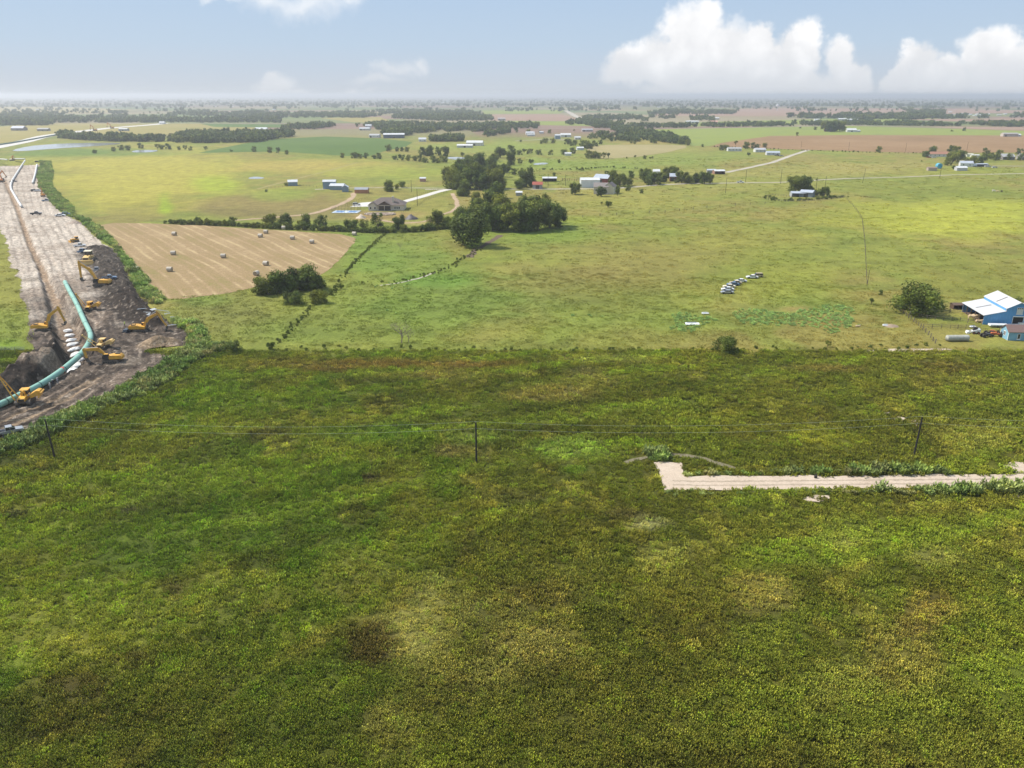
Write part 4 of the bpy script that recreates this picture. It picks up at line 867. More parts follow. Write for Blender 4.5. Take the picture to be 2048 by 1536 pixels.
# ---------------------------------------------------------------- cars and pickups
def wheel(m_, x, y, r=.36, w=.24): m_.tube([(x, y - w / 2, r), (x, y + w / 2, r)], r, 12)
def vehicle(loc, rz, label, paint, kind='pickup', scale=1.0, group=None, cat=None, wheels=True):
    t = thing({'pickup': 'pickup_truck', 'sedan': 'car', 'suv': 'car'}[kind], label, cat or {'pickup': 'pickup', 'sedan': 'car', 'suv': 'car'}[kind], loc, rz, group); t.scale = (scale,) * 3; P = M[paint]
    if kind == 'pickup':
        b = MB().prism([(-2.8, .45), (-2.8, 1.02), (2.0, 1.1), (2.65, .98), (2.8, .75), (2.75, .42)], -.95, .95)
        b = MB().prism([(-.75, .45), (-.75, 1.08), (1.3, 1.12), (2.6, 1.0), (2.8, .8), (2.75, .42)], -.95, .95).box(-1.8, -.9, .75, 2.1, .1, .62).box(-1.8, .9, .75, 2.1, .1, .62).box(-2.82, 0, .75, .08, 1.9, .62).box(-1.8, 0, .52, 2.0, 1.8, .1)
        body = b.build('body', P, t)
        MB().box(-1.8, 0, .60, 1.95, 1.65, .04).build('bed_liner', M['blk'], t)
        cabp = MB().prism([(-.7, 1.1), (-.6, 1.78), (.55, 1.8), (1.25, 1.1)], -.82, .82).build('cab', M['glass'], t)
        MB().box(0, 0, 1.82, 1.25, 1.66, .07).box(-.68, -.8, 1.45, .1, .08, .7).box(-.68, .8, 1.45, .1, .08, .7).box(.2, .83, 1.45, .1, .04, .7).box(.2, -.83, 1.45, .1, .04, .7).build('cab_roof', P, cabp)
        wx = (-1.75, 1.75)
    elif kind == 'sedan':
        MB().prism([(-2.4, .35), (-2.42, .85), (-1.4, .95), (1.0, .97), (2.2, .82), (2.42, .6), (2.4, .33)], -.88, .88).build('body', P, t)
        cabp = MB().prism([(-1.65, .93), (-1.05, 1.38), (.25, 1.4), (1.05, .96)], -.74, .74).build('cabin', M['glass'], t)
        MB().prism([(-1.1, 1.39), (-1.02, 1.44), (.22, 1.46), (.32, 1.4)], -.74, .74).box(-.45, .75, 1.17, .1, .04, .46).box(-.45, -.75, 1.17, .1, .04, .46).build('roof', P, cabp)
        wx = (-1.45, 1.45)
    else:
        MB().prism([(-2.35, .4), (-2.4, 1.0), (1.2, 1.08), (2.2, .98), (2.4, .7), (2.35, .38)], -.93, .93).build('body', P, t)
        cabp = MB().prism([(-2.3, 1.0), (-2.05, 1.65), (.4, 1.68), (1.15, 1.06)], -.8, .8).build('cabin', M['glass'], t)
        MB().box(-.8, 0, 1.7, 2.5, 1.6, .07).box(-.8, .82, 1.35, .1, .04, .6).box(-.8, -.82, 1.35, .1, .04, .6).build('roof', P, cabp)
        wx = (-1.5, 1.5)
    if wheels:
        for x in wx:
            for y in (-.83, .83): m_ = MB(); wheel(m_, x, y); m_.build('wheel', M['blk'], t)
    if scale >= .9:
        for y in (-.68, .68): MB().box(2.66 if kind == 'pickup' else 2.3, y, .82 if kind == 'pickup' else .68, .14, .34, .16).build('headlight', M['lamp'], t)
    return t
gp = 'vehicles parked along the dirt strip'
vehicle(onD(20, 868), .62, 'silver crew cab pickup at the near left corner of the dirt', 'sil', scale=.98, group=gp)
vehicle(onD(194, 543), 1.9, 'silver blue pickup parked below the broad bulldozer', 'sil', scale=.95, group=gp)
vehicle(onD(221, 566), .35, 'blue grey pickup parked against the weedy bank', 'bluecar', scale=.95, group=gp)
vehicle(onD(160, 493), .5, 'white pickup below the small dark yellow bulldozer', 'wht', group=gp)
vehicle(onD(165, 506), 1.5, 'blue pickup just above the broad bulldozer', 'bluecar', group=gp)
vehicle(onD(73, 430), .4, 'dark pickup alone in the middle of the pale dirt', 'dkcar', scale=1.15, group=gp)
vehicle(onD(121, 433), .25, 'white sedan at the edge of the berm, nearer of two', 'wht', 'sedan', 1.2, group=gp)
vehicle(onD(133, 430), .2, 'grey car tucked behind the white sedan by the berm', 'bluecar', 'suv', 1.05, group=gp)
vehicle(onD(93, 403), .5, 'dark blue pickup facing the haul road below the small excavator', 'bluecar', group=gp)
vehicle(onD(69, 383), .3, 'black car left of a white truck beneath the far berm', 'dkcar', 'suv', group=gp)
vehicle(onD(76, 383), .3, 'white truck beside a black car beneath the far berm', 'wht', group=gp)
vehicle(onD(27, 364), .6, 'dark truck parked against the bent white pipe', 'dkcar', group=gp)
vehicle(onD(75, 325), .2, 'dark car at the far end of the short white pipe', 'dkcar', 'suv', group=gp)
vehicle(onD(256, 664), 1.5, 'black utility vehicle left of the excavator on the spoil', 'dkcar', 'suv', .8, group=gp)
def person(loc, rz, label, top, legs, hat, h=1.8):
    """one skinned figure, slightly bent elbows, feet on the ground"""
    t = thing('person', label, 'person', loc, rz, 'workers beside the green pipe')
    me = bpy.data.meshes.new('figure'); vs = [(0, 0, .95), (0, 0, 1.15), (.01, 0, 1.38), (.02, 0, 1.5), (.03, 0, 1.66), (0, .19, 1.42), (.03, .27, 1.15), (.18, .22, .95), (0, -.19, 1.42), (.03, -.27, 1.15), (.18, -.22, .95),
                                               (0, .1, .9), (.03, .13, .5), (-.02, .14, .08), (.12, .15, .04), (0, -.1, .9), (.05, -.13, .5), (.03, -.14, .08), (.17, -.15, .04)]
    ed = [(0, 1), (1, 2), (2, 3), (3, 4), (2, 5), (5, 6), (6, 7), (2, 8), (8, 9), (9, 10), (0, 11), (11, 12), (12, 13), (13, 14), (0, 15), (15, 16), (16, 17), (17, 18)]
    me.from_pydata(vs, ed, []); o = bpy.data.objects.new('body', me); C.objects.link(o); o.parent = t
    sk = o.modifiers.new('s', 'SKIN'); rad = [.15, .14, .16, .06, .10, .07, .05, .04, .07, .05, .04, .1, .075, .05, .045, .1, .075, .05, .045]
    for i, r in enumerate(rad): me.skin_vertices[0].data[i].radius = (r, r)
    me.skin_vertices[0].data[0].use_root = True
    o.modifiers.new('u', 'SUBSURF').levels = 1; me.materials.append(M[top])
    m_ = MB().box(.03, 0, 1.30, .30, .40, .34); m_.build('vest', M[hat] if hat == 'hivis' else M[top], t)
    m_ = MB().tube([(.03, 0, 1.73), (.03, 0, 1.80), (.03, 0, 1.86)], .15, 12, r2=.07).tube([(.06, 0, 1.72), (.06, 0, 1.74)], .19, 12); m_.build('hard_hat', M['wht'] if hat != 'hivis' else M['hivis'], t)
    return t
M['hivis'] = m_paint('hi_vis_yellow', (.55, .75, .06), .6, .05); M['jean'] = m_paint('dark_work_clothes', (.03, .035, .05), .9, .1); M['grey'] = m_paint('grey_work_clothes', (.28, .28, .28), .9, .1); M['redc'] = m_paint('red_cloth', (.55, .05, .03), .8, .1)
person(onD(107, 771), 2.4, 'worker in dark clothes and white hard hat by the pipe', 'jean', 'jean', 'w')
person(onD(117, 770), 3.0, 'worker in grey standing right of the one in dark', 'grey', 'grey', 'w')
person(onD(101, 779), 1.0, 'worker bending low in front of the other two', 'grey', 'jean', 'w')
person(onD(250, 654), 0.5, 'worker in yellow hi vis beside the black utility vehicle', 'jean', 'jean', 'hivis')
x, y = G(125, 740, 1.15); o = MB().tube([(x - .35, y - .22, 1.15), (x + .35, y + .22, 1.15)], .84, 14).build('red_marker_wrap', M['redc']); tag(o, 'red wrap around the green pipe at midway', 'pipe wrap')
# white debris and gate panels
M['sheetmetal'] = m_ribbed('pale_sheet_metal', (.60, .62, .63), .4, .3, .3)
deb = [(285, 628, 3.2, .5, .1), (297, 631, 3.4, 1.6, .4), (306, 626, 2.5, 1.4, .8), (325, 624, 5.0, .35, -.1), (335, 630, 2.0, .7, .5), (345, 637, 1.5, .5, 1), (340, 655, 3.0, .7, .3), (350, 652, 2.2, .6, .8), (300, 640, 2.0, 1.0, 1.4)]
for i, (u, v, a, b, r) in enumerate(deb):
    x, y = G(u, v); z = DH(x, y) if inpoly(np.array([x]), np.array([y]), DIRTW)[0] else .15
    pts = [(-a / 2, -b / 2), (a / 2, -b / 2 * .8), (a / 2 * .9, b / 2), (-a / 2 * .8, b / 2 * 1.1)]
    o = MB().prism(pts, 0, .06, axis='z').box(0, 0, .1, a * .9, .06, .14).box(-a * .4, 0, .12, .06, b * .9, .14).build('scrap_sheet', M['sheetmetal']); o.location = (x, y, max(z, 0) + .35); o.rotation_euler = (.12 * ((i % 3) - 1), .2 * ((i % 2) - .4), r)
    tag(o, 'bent pale metal sheet in the scrap heap behind the excavator', 'scrap metal', 'pale scrap sheets by the bank')
for i in range(3):
    x, y = G(2 + i * 19, 703); m_ = MB()
    for z in (.25, .6, .95, 1.3): m_.tube([(-1.45, 0, z), (1.45, 0, z)], .04, 6)
    for q in (-1.45, -.5, .5, 1.45): m_.tube([(q, 0, 0), (q, 0, 1.35)], .045, 6)
    o = m_.build('pipe_fence', M['chrome']); o.location = (x, y, .05); tag(o, f'grey steel pipe pipe fence on the left grass, {["leftmost", "middle", "rightmost"][i]} of three', 'fence panel', 'grey steel fence panels')
# ================================================================== TREES
def m_foliage(name, c1, c2, inst=False):
    m, nt, b = newmat(name); p = worldpos(nt); t = N(nt, 'ShaderNodeAttribute', attribute_name='tip')
    g = noise(nt, p, .45, 3, .6); c = ramp(nt, g, [(.3, c1), (.7, c2)])
    c = mixc(nt, 1.0, c, t.outputs['Color'], 'MULTIPLY'); r = N(nt, 'ShaderNodeObjectInfo').outputs['Random']
    c = mixc(nt, 1.0, c, ramp(nt, r, [(0, (.72, .80, .78)), (.5, (1, 1, 1)), (.8, (1.25, 1.12, .95)), (1, (1.65, 1.35, .95))]), 'MULTIPLY')
    nt.links.new(c, b.inputs['Base Color']); b.inputs['Roughness'].default_value = .75; b.inputs['Specular IOR Level'].default_value = .2
    tr = N(nt, 'ShaderNodeBsdfTranslucent'); nt.links.new(c, tr.inputs['Color']); mx_ = N(nt, 'ShaderNodeMixShader'); mx_.inputs[0].default_value = .22
    nt.links.new(b.outputs[0], mx_.inputs[1]); nt.links.new(tr.outputs[0], mx_.inputs[2]); nt.links.new(mx_.outputs[0], nt.nodes['Material Output'].inputs['Surface'])
    return m
M['leaf'] = m_foliage('tree_leaves', (.078, .112, .017), (.150, .180, .028)); M['leaf_far'] = m_foliage('far_tree_leaves', (.085, .125, .030), (.150, .190, .050))
M['bark'] = m_paint('grey_brown_bark', (.13, .10, .07), .95, .3, 3); M['deadwood'] = m_paint('bleached_dead_wood', (.26, .20, .16), .95, .2, 2)
def crown(name, seed, w, zlo, zhi, nl, nq, ls, mat, flat=1.0, squash=1.0):
    """unit-height crown: nl leafy lobes of nq leaf cards"""
    r = random.Random(seed); v = []; f = []; tip = []; lobes = []
    for k in range(nl):
        a = r.uniform(0, 6.283); d = math.sqrt(r.random()) * (w / 2) * .72; z = zlo + (zhi - zlo) * (.06 + .84 * r.random() * (1 - .45 * (d / (w / 2)) ** 2))
        R = r.uniform(.10, .19) * (.6 + .6 * w); lobes.append((d * math.cos(a), d * math.sin(a), min(z, zhi - R * .8), R))
    lobes.append((0, 0, (zlo + zhi) / 2, w * .30))
    for (lx, ly, lz, R) in lobes:
        lum = r.uniform(.60, 1.45)
        for q in range(nq):
            u = r.uniform(-1, 1); a = r.uniform(0, 6.283); s = math.sqrt(1 - u * u); rad = R * (r.random() ** .35) * r.uniform(.85, 1.15)
            n = Vector((s * math.cos(a), s * math.sin(a), u * squash)); p = Vector((lx, ly, lz)) + n * rad
            if p.z < zlo * .8: p.z = zlo * .8 + r.random() * .05
            nn = (n + Vector((r.uniform(-1, 1), r.uniform(-1, 1), r.uniform(-.6, 1))) * .75).normalized()
            t1 = nn.cross(Vector((r.uniform(-1, 1), r.uniform(-1, 1), r.uniform(-1, 1)))).normalized(); t2 = nn.cross(t1); e = ls * r.uniform(.6, 1.35)
            b = len(v); v += [p - t1 * e, p + t2 * e * .6, p + t1 * e, p - t2 * e * .6]; f.append((b, b + 1, b + 2, b + 3))
            k = lum * r.uniform(.8, 1.2); tip += [(k, k, k * .95)] * 4
    me = bpy.data.meshes.new(name); me.from_pydata([tuple(q) for q in v], [], f); me.update(); set_cols(me, np.array(tip), 'tip'); me.materials.append(mat)
    return me, lobes
def trunk_mesh(seed, lobes, zlo, w, r0=.035, mat=None):
    r = random.Random(seed); m_ = MB(); top = Vector((r.uniform(-.02, .02), r.uniform(-.02, .02), zlo + .12)); m_.tube([(0, 0, -.02), (top.x * .4, top.y * .4, zlo * .6), top], r0, 7, r2=r0 * .6)
    for (lx, ly, lz, R) in r.sample(lobes, min(7, len(lobes))):
        s = Vector((0, 0, zlo * r.uniform(.6, 1.0))); e = Vector((lx, ly, lz)); m_.tube([s, s.lerp(e, .5) + Vector((0, 0, .03)), e], r0 * .45, 5, r2=r0 * .12)
    me = bpy.data.meshes.new('trunk'); me.from_pydata(m_.v, [], m_.f); me.update(); me.materials.append(mat or M['bark']); return me
KINDS = {'oak': (1.15, .07, 1.0), 'round': (.95, .04, 1.0), 'tall': (.62, .05, 1.0), 'bush': (1.55, .02, 1.0), 'shrub': (1.1, .02, 1.0), 'open': (.95, .22, 1.0)}
TM = {}
for kn, (w, zl, zh) in KINDS.items():
    for var in range(3 if kn in ('oak', 'round') else 2):
        sd_ = hash(kn) % 1 + 100 * list(KINDS).index(kn) + var
        near_, lb_ = crown(kn + '_crown', sd_, w, zl, zh, 26 if kn != 'open' else 13, 170 if kn != 'open' else 90, .034, M['leaf'])
        far_, lf_ = crown(kn + '_crown', sd_ + 50, w, zl, zh, 14 if kn != 'open' else 8, 60, .055, M['leaf'])
        TM[kn, var, 1] = (near_, trunk_mesh(sd_, lb_, zl, w)); TM[kn, var, 0] = (far_, trunk_mesh(sd_, lf_, zl, w))
ORD = ['leftmost', 'second', 'third', 'fourth', 'fifth', 'sixth', 'seventh', 'eighth', 'ninth', 'tenth', 'eleventh', 'twelfth', 'thirteenth', 'fourteenth', 'fifteenth', 'sixteenth', 'seventeenth', 'eighteenth', 'nineteenth', 'twentieth']
LOOK = {'oak': 'broad dark green tree', 'round': 'rounded green tree', 'tall': 'tall narrow green tree', 'bush': 'wide low green bush', 'shrub': 'small green shrub', 'open': 'thin open crowned tree'}
TREE_N = 0
def trees(where, items, group=None):
    """items: (px, py of the foot, height in photo px, kind)"""
    global TREE_N
    items = sorted(items, key=lambda q: q[0])
    for i, it in enumerate(items):
        px, py, hp, kn = it[:4]; wf = it[4] if len(it) > 4 else 1.0; x, y = G(px, py); hm_ = hp * mpp(py) * 1.04
        t = thing('bush' if kn in ('bush', 'shrub') else 'tree', None, 'bush' if kn in ('bush', 'shrub') else 'tree', (x, y, -.05), random.uniform(0, 6.28), group or ('trees ' + where))
        var = TREE_N % (3 if kn in ('oak', 'round') else 2); TREE_N += 1
        cm, tm = TM[kn, var, 1 if hp > 19 else 0]
        t.scale = (hm_ * wf * random.uniform(.95, 1.08), hm_ * wf * random.uniform(.95, 1.08), hm_)
        for nm, me in (('crown', cm), ('trunk', tm)):
            o = bpy.data.objects.new(nm, me); C.objects.link(o); o.parent = t
        if len(it) > 5: lb = it[5]
        elif len(items) == 1: lb = f'{LOOK[kn]} {where}'
        else:
            od = ORD[i] if i < len(ORD) else f'{i + 1}th'
            lb = f'{LOOK[kn]} {where}, {od}' + (' from the left' if i else '') 
            if i == len(items) - 1: lb = f'{LOOK[kn]} {where}, rightmost'
        t['label'] = lb
O, Rn, T_, B_, S_, P_ = 'oak', 'round', 'tall', 'bush', 'shrub', 'open'
trees('in the hay field grove', [(535, 588, 44, Rn, 1.2), (563, 586, 45, Rn, 1.25), (600, 580, 50, Rn, 1.2), (624, 578, 48, Rn, 1.25), (582, 582, 40, Rn, 1.1)])
trees('below the hay field grove', [(588, 608, 28, B_, 1.05), (638, 606, 27, S_, 1.2), (660, 590, 14, S_), (672, 580, 12, S_), (682, 578, 12, S_), (668, 585, 9, B_)])
trees('rising out of the hedge row', [(467, 449, 17, O), (540, 452, 25, O), (571, 454, 27, O), (612, 455, 27, Rn), (598, 452, 13, S_), (638, 455, 27, P_, .9), (650, 456, 26, P_, .8), (703, 461, 30, Rn), (729, 460, 24, P_), (757, 462, 37, P_, .9),
    (800, 460, 32, Rn), (782, 463, 12, B_), (858, 455, 24, P_), (876, 456, 38, T_), (893, 457, 24, Rn), (905, 458, 22, B_), (495, 453, 8, B_), (680, 461, 10, B_), (828, 461, 10, B_)])
trees('in the road bend wood', [(905, 377, 40, Rn), (922, 379, 38, Rn), (940, 378, 42, O), (960, 380, 40, Rn), (980, 379, 42, Rn), (996, 377, 38, Rn), (925, 345, 28, O), (943, 338, 28, O), (962, 337, 30, Rn), (984, 340, 26, Rn), (956, 323, 20, Rn),
    (990, 322, 20, Rn), (1001, 316, 22, O), (900, 364, 36, Rn), (918, 362, 34, O), (945, 360, 36, O), (968, 360, 36, Rn), (990, 358, 34, Rn), (1003, 354, 28, Rn)])
trees('just below the gravel road', [(927, 392, 32, Rn), (988, 400, 36, T_), (997, 396, 34, T_), (952, 403, 20, S_), (980, 426, 46, T_), (991, 423, 40, T_)])
trees('behind the road bend wood', [(1012, 345, 22, Rn), (1029, 350, 14, O), (1021, 330, 28, T_), (1040, 327, 10, O), (1062, 328, 11, S_), (1007, 310, 14, Rn), (1023, 309, 18, O), (1039, 310, 12, O), (1048, 308, 11, P_), (1056, 308, 11, Rn), (1062, 308, 11, P_), (1077, 310, 13, O), (1101, 310, 10, O), (1127, 310, 14, O), (1146, 308, 13, O), (1118, 326, 8, O)])
trees('beside the small red barn', [(1053, 374, 42, Rn, .85), (1040, 378, 24, Rn), (1066, 374, 22, Rn), (1109, 352, 8, O)])
trees('in the big wood at the creek', [(945, 492, 74, Rn, 1.25), (925, 458, 42, Rn), (985, 462, 56, Rn), (1003, 458, 48, O), (1028, 462, 58, O), (1052, 462, 58, Rn), (1076, 460, 58, O), (1099, 456, 52, O), (1112, 452, 38, O), (1087, 428, 42, Rn), (1000, 434, 44, Rn), (972, 450, 56, Rn),
    (1040, 440, 50, Rn), (1066, 440, 50, O), (932, 440, 34, Rn), (960, 434, 40, O), (1018, 448, 44, Rn), (1090, 444, 44, Rn), (918, 470, 40, S_)])
trees('around the two storey house', [(1150, 389, 24, O), (1203, 393, 20, O), (1235, 392, 15, P_), (1254, 382, 13, O), (1282, 387, 10, O), (1216, 415, 15, S_), (1203, 410, 7, P_), (1262, 356, 14, O), (1240, 373, 26, O), (1228, 369, 28, Rn), (1256, 371, 19, O), (1212, 352, 11, P_), (1222, 352, 10, P_), (1232, 386, 16, O)])
trees('in the gravel road thicket', [(1290, 362, 26, O), (1297, 368, 32, Rn), (1310, 368, 24, O), (1325, 364, 20, Rn), (1297, 371, 14, S_), (1316, 370, 16, Rn), (1334, 356, 21, Rn), (1346, 356, 24, O), (1363, 366, 24, O), (1376, 367, 22, Rn), (1392, 366, 22, Rn), (1409, 368, 25, O), (1421, 366, 18, Rn), (1352, 366, 8, B_), (1163, 341, 8, B_)])
trees('at the grey barn with the corral', [(1590, 388, 36, O), (1603, 386, 36, O), (1618, 386, 20, Rn), (1634, 392, 17, O), (1648, 393, 20, O)])
trees('near the blue barn', [(1830, 624, 56, B_, 1.42, 'huge dark green spreading tree left of the blue barn'), (1452, 706, 34, S_, 1.3, 'solitary dense green bush on the lot boundary'), (2036, 606, 14, B_, 1, 'dark bush behind the blue barn roof'), (1760, 590, 12, S_, .8, 'little bush up and left of the huge spreading tree'), (1742, 609, 14, P_, .9, 'thin grey green shrub left of the huge tree by the fence'), (1655, 694, 14, P_, 1, 'thin shrub on the boundary near the white rock outcrop')])
trees('among the right edge houses', [(1848, 313, 12, Rn), (1853, 315, 13, O), (1862, 306, 14, O), (1868, 304, 13, Rn), (1901, 306, 16, O), (1912, 308, 16, Rn), (1915, 322, 22, O), (1905, 326, 22, O), (1896, 331, 18, O), (1924, 318, 18, Rn), (1945, 332, 20, Rn), (1962, 330, 18, Rn), (1970, 322, 18, O), (1941, 311, 6, B_),
    (1972, 309, 13, O), (1981, 319, 15, O), (1997, 313, 15, Rn), (1991, 321, 16, O), (2016, 320, 14, O), (2041, 321, 14, O), (2037, 309, 13, Rn), (2049, 309, 12, O), (1907, 339, 9, Rn), (1843, 323, 3, B_), (1930, 330, 16, P_)])
trees('in the bright far field', [(1757, 305, 13, O), (1593, 273, 9, P_), (1652, 263, 20, O), (1660, 264, 22, O), (1670, 263, 22, O), (1679, 263, 20, O), (1687, 262, 9, O), (1600, 257, 4, B_), (1631, 260, 7, O), (1928, 262, 7, O), (1904, 263, 4, B_)])
trees('by the lane end houses', [(1443, 301, 12, O), (1452, 301, 14, O), (1471, 291, 10, P_), (1492, 298, 15, O), (1507, 297, 12, O), (1516, 296, 9, O), (1528, 295, 11, O), (1497, 312, 8, S_)])
trees('in the tan field rows', [(1176, 317, 16, O), (1186, 317, 16, O), (1196, 317, 15, O), (1207, 317, 13, P_), (1217, 317, 12, P_), (1270, 317, 7, P_), (1290, 318, 8, O), (1300, 318, 5, S_), (1305, 317, 5, S_), (1253, 317, 4, S_), (1376, 291, 12, O), (1362, 289, 12, O), (1350, 287, 12, O), (1405, 294, 6, O)])
trees('between the ponds at upper left', [(190, 307, 9, O), (228, 303, 9, O), (242, 301, 12, O), (255, 301, 12, O), (282, 297, 11, O), (315, 299, 12, P_), (325, 299, 11, O), (337, 299, 12, O), (358, 300, 8, O), (370, 301, 11, P_), (381, 301, 8, O), (412, 301, 9, P_), (463, 303, 5, B_)])
trees('along the green crop edge', [(508, 304, 11, O), (540, 306, 13, O), (558, 308, 14, P_), (574, 309, 9, O), (685, 316, 11, O), (709, 317, 15, O), (720, 317, 11, Rn), (731, 317, 12, O), (748, 318, 10, O), (758, 318, 12, O), (776, 303, 15, O), (794, 303, 10, Rn), (804, 303, 10, Rn), (815, 304, 11, O)])
trees('by the small middle pond', [(790, 320, 11, O), (803, 321, 14, Rn), (816, 322, 13, O), (829, 322, 13, O), (848, 312, 19, O), (859, 312, 20, Rn), (843, 324, 14, O), (851, 326, 12, O), (868, 326, 16, O), (880, 326, 15, O), (890, 325, 12, O), (878, 311, 18, Rn), (892, 313, 21, T_), (925, 317, 13, P_)])
trees('behind the large farmhouse', [(778, 383, 22, Rn), (793, 379, 12, O), (806, 375, 15, O), (572, 372, 8, O), (533, 384, 6, S_)])
trees('around the middle farms', [(1034, 265, 5, O), (1057, 266, 9, O), (1080, 266, 5, O), (1099, 267, 8, O), (1148, 262, 4, O), (1041, 284, 5, O), (1092, 287, 13, O), (1105, 287, 12, O), (1083, 288, 8, O), (1135, 289, 14, O), (1146, 292, 12, O), (1150, 288, 9, O), (1165, 297, 16, O), (1173, 298, 18, O), (1180, 298, 14, O),
    (1190, 293, 12, O), (1200, 289, 10, O), (1222, 283, 9, O), (1238, 281, 10, O), (1262, 287, 8, O), (1270, 288, 7, O), (1303, 286, 9, O), (1310, 287, 10, O), (1278, 283, 6, B_)])
trees('in the left foreground hedge', [(470, 703, 22, B_, 1.15), (440, 706, 16, B_), (542, 700, 18, S_, .9), (415, 690, 12, S_)])
# dead tree
def dead_tree(px, py, hp, label):
    x, y = G(px, py); h = hp * mpp(py); r = random.Random(5); t = thing('dead_tree', label, 'tree', (x, y, 0)); m_ = MB(); br = MB()
    m_.tube([(0, 0, 0), (.05 * h, 0, .3 * h), (0, .02 * h, .55 * h)], .03 * h, 7, r2=.02 * h)
    def grow(p, d, l, rad, k):
        q = p + d * l; (br).tube([p, p.lerp(q, .5) + Vector((r.uniform(-1, 1), r.uniform(-1, 1), 0)) * l * .06, q], rad, 5, r2=rad * .5)
        if k:
            for _ in range(3): grow(q, (d + Vector((r.uniform(-1, 1), r.uniform(-1, 1), r.uniform(-.3, .8))) * .7).normalized(), l * .68, rad * .5, k - 1)
    for i in range(7): a = i * .9; grow(Vector((0, 0, h * (.25 + .045 * i))), Vector((math.cos(a), math.sin(a), .8)).normalized(), .26 * h, .014 * h, 3)
    m_.build('trunk', M['deadwood'], t); br.build('branches', M['deadwood'], t)
dead_tree(803, 686, 46, 'leafless grey dead tree standing in the pasture'); dead_tree(817, 684, 26, 'smaller leafless dead tree right of the tall dead one'); dead_tree(800, 498, 14, 'low dead brush in the pasture below the hedge row')
# hedges and far woods as masses
HP = []
for k in range(3):
    me, _ = crown('hedge_shrub', 900 + k, 1.5, .0, 1.0, 12, 60, .07, M['leaf']); HP.append(bpy.data.objects.new('hedge_shrub', me))
FP = []
for k in range(4):
    me, _ = crown('far_tree', 920 + k, 1.25, .08, 1.0, 8, 26, .105, M['leaf_far']); FP.append(bpy.data.objects.new('far_tree', me))
def row(pix, step, jitx):
    w = [Vector(G(*p)) for p in pix]; out = []
    for a, b in zip(w[:-1], w[1:]):
        n = max(1, int((b - a).length / step))
        for j in range(n): q = a.lerp(b, j / n); out.append((q.x + random.gauss(0, jitx), q.y + random.gauss(0, jitx), 0))
    return np.array(out)
def mass(name, label, pos, h, protos, cat, var=.5):
    n = len(pos); s = h * RNG.uniform(1 - var, 1 + var, n); scatter(name, pos, s, RNG.uniform(0, 6.28, n), np.ones((n, 3)), protos, label, cat=cat, zscale=s * RNG.uniform(.8, 1.15, n))
mass('hedge', 'long dark hedge between the hay field and the house', row([(335, 447), (460, 452), (560, 458), (700, 464), (775, 466), (850, 462), (900, 456)], 1.0, .8), 2.8, HP, 'hedge')
mass('fence_brush', 'thin line of brush along the fence from hedge to lot', np.concatenate([row([(772, 466), (735, 500), (705, 530), (690, 548)], .9, .5), row([(690, 548), (665, 575)], 2, .6), row([(632, 604), (600, 640), (570, 672), (545, 695)], .9, .6)]), .75, HP, 'hedge', .5)
mass('boundary_brush', 'low brush along the back boundary of the lot', row([(545, 699), (800, 700), (1300, 700), (1600, 699), (1700, 697), (1860, 693), (1890, 690)], 2.6, 1.0), .85, HP, 'hedge', .5)
mass('creek_brush', 'low brush lining the winding creek', np.concatenate([row([(735, 566), (790, 566), (860, 548), (900, 535), (935, 512), (960, 498)], 1.1, 1.4)]), .75, HP, 'hedge', .5)
mass('corral_brush', 'tangled brush around the grey barn corral', np.concatenate([row([(1530, 396), (1560, 402), (1600, 402), (1640, 398), (1690, 394)], 1.2, 2.0)]), 1.6, HP, 'hedge', .4)
mass('pasture_brush', 'dark line of brush across the middle pasture', np.concatenate([row([(1000, 341), (1060, 339), (1100, 340), (1170, 339), (1210, 335), (1280, 338)], 3, 1.0), row([(1590, 364), (1640, 360)], 3, 1), row([(1430, 294), (1600, 301), (1750, 306), (1850, 307)], 5, 1)]), 1.6, HP, 'hedge', .5)
def px_poly(pix, per, clear=0.0, seed=0):
    a = np.array(pix, float); lo = a.min(0); hi = a.max(0); ar = np.prod(hi - lo); n = int(ar / per)
    u = RNG.uniform(lo[0], hi[0], n); v = RNG.uniform(lo[1], hi[1], n); k = inpoly(u, v, pix)
    u, v = u[k], v[k]; w = np.array([G(p, q) for p, q in zip(u, v)])
    if clear: k = fbm(w[:, 0], w[:, 1] * .35, 110, 800 + seed) > clear + .06; w = w[k]
    return np.concatenate([w, np.zeros((len(w), 1))], 1)
mass('woodland', 'dark woodland band behind the haul road', px_poly([(-60, 252), (100, 251), (110, 246), (240, 245.5), (512, 245.5), (560, 246), (560, 242), (300, 241), (150, 237), (60, 236), (-60, 240)], 3.4, .36, 11), 11, FP, 'woods')
mass('woodland', 'scattered woodland under the horizon at left', px_poly([(-60, 236), (512, 238), (700, 234), (680, 226), (512, 223), (300, 222), (100, 221), (-60, 226)], 5.0, .46, 1), 11, FP, 'woods')
mass('woodland', 'tree row beyond the long pond', px_poly([(118, 277), (200, 283), (325, 284), (325, 281), (200, 279), (125, 273)], 3.2), 10, FP, 'woods')
mass('woodland', 'grove right of the pond tree row', px_poly([(330, 285), (400, 286.5), (512, 285), (560, 277), (590, 274), (580, 269), (500, 272), (420, 269), (360, 274)], 4.5), 10, FP, 'woods')
mass('woodland', 'wide dark forest on the low rise in the centre', px_poly([(640, 236), (760, 236), (900, 243), (985, 241), (985, 234), (940, 225), (800, 221), (730, 225), (640, 229)], 3.2, .36, 12), 11, FP, 'woods')
mass('woodland', 'woods around the hamlet behind the green crop', px_poly([(560, 259), (600, 266), (655, 273), (700, 275), (800, 277), (870, 284), (940, 283), (985, 272), (1060, 260), (980, 251), (870, 252), (800, 248), (640, 250)], 3.6, .50, 2), 9.5, FP, 'woods')
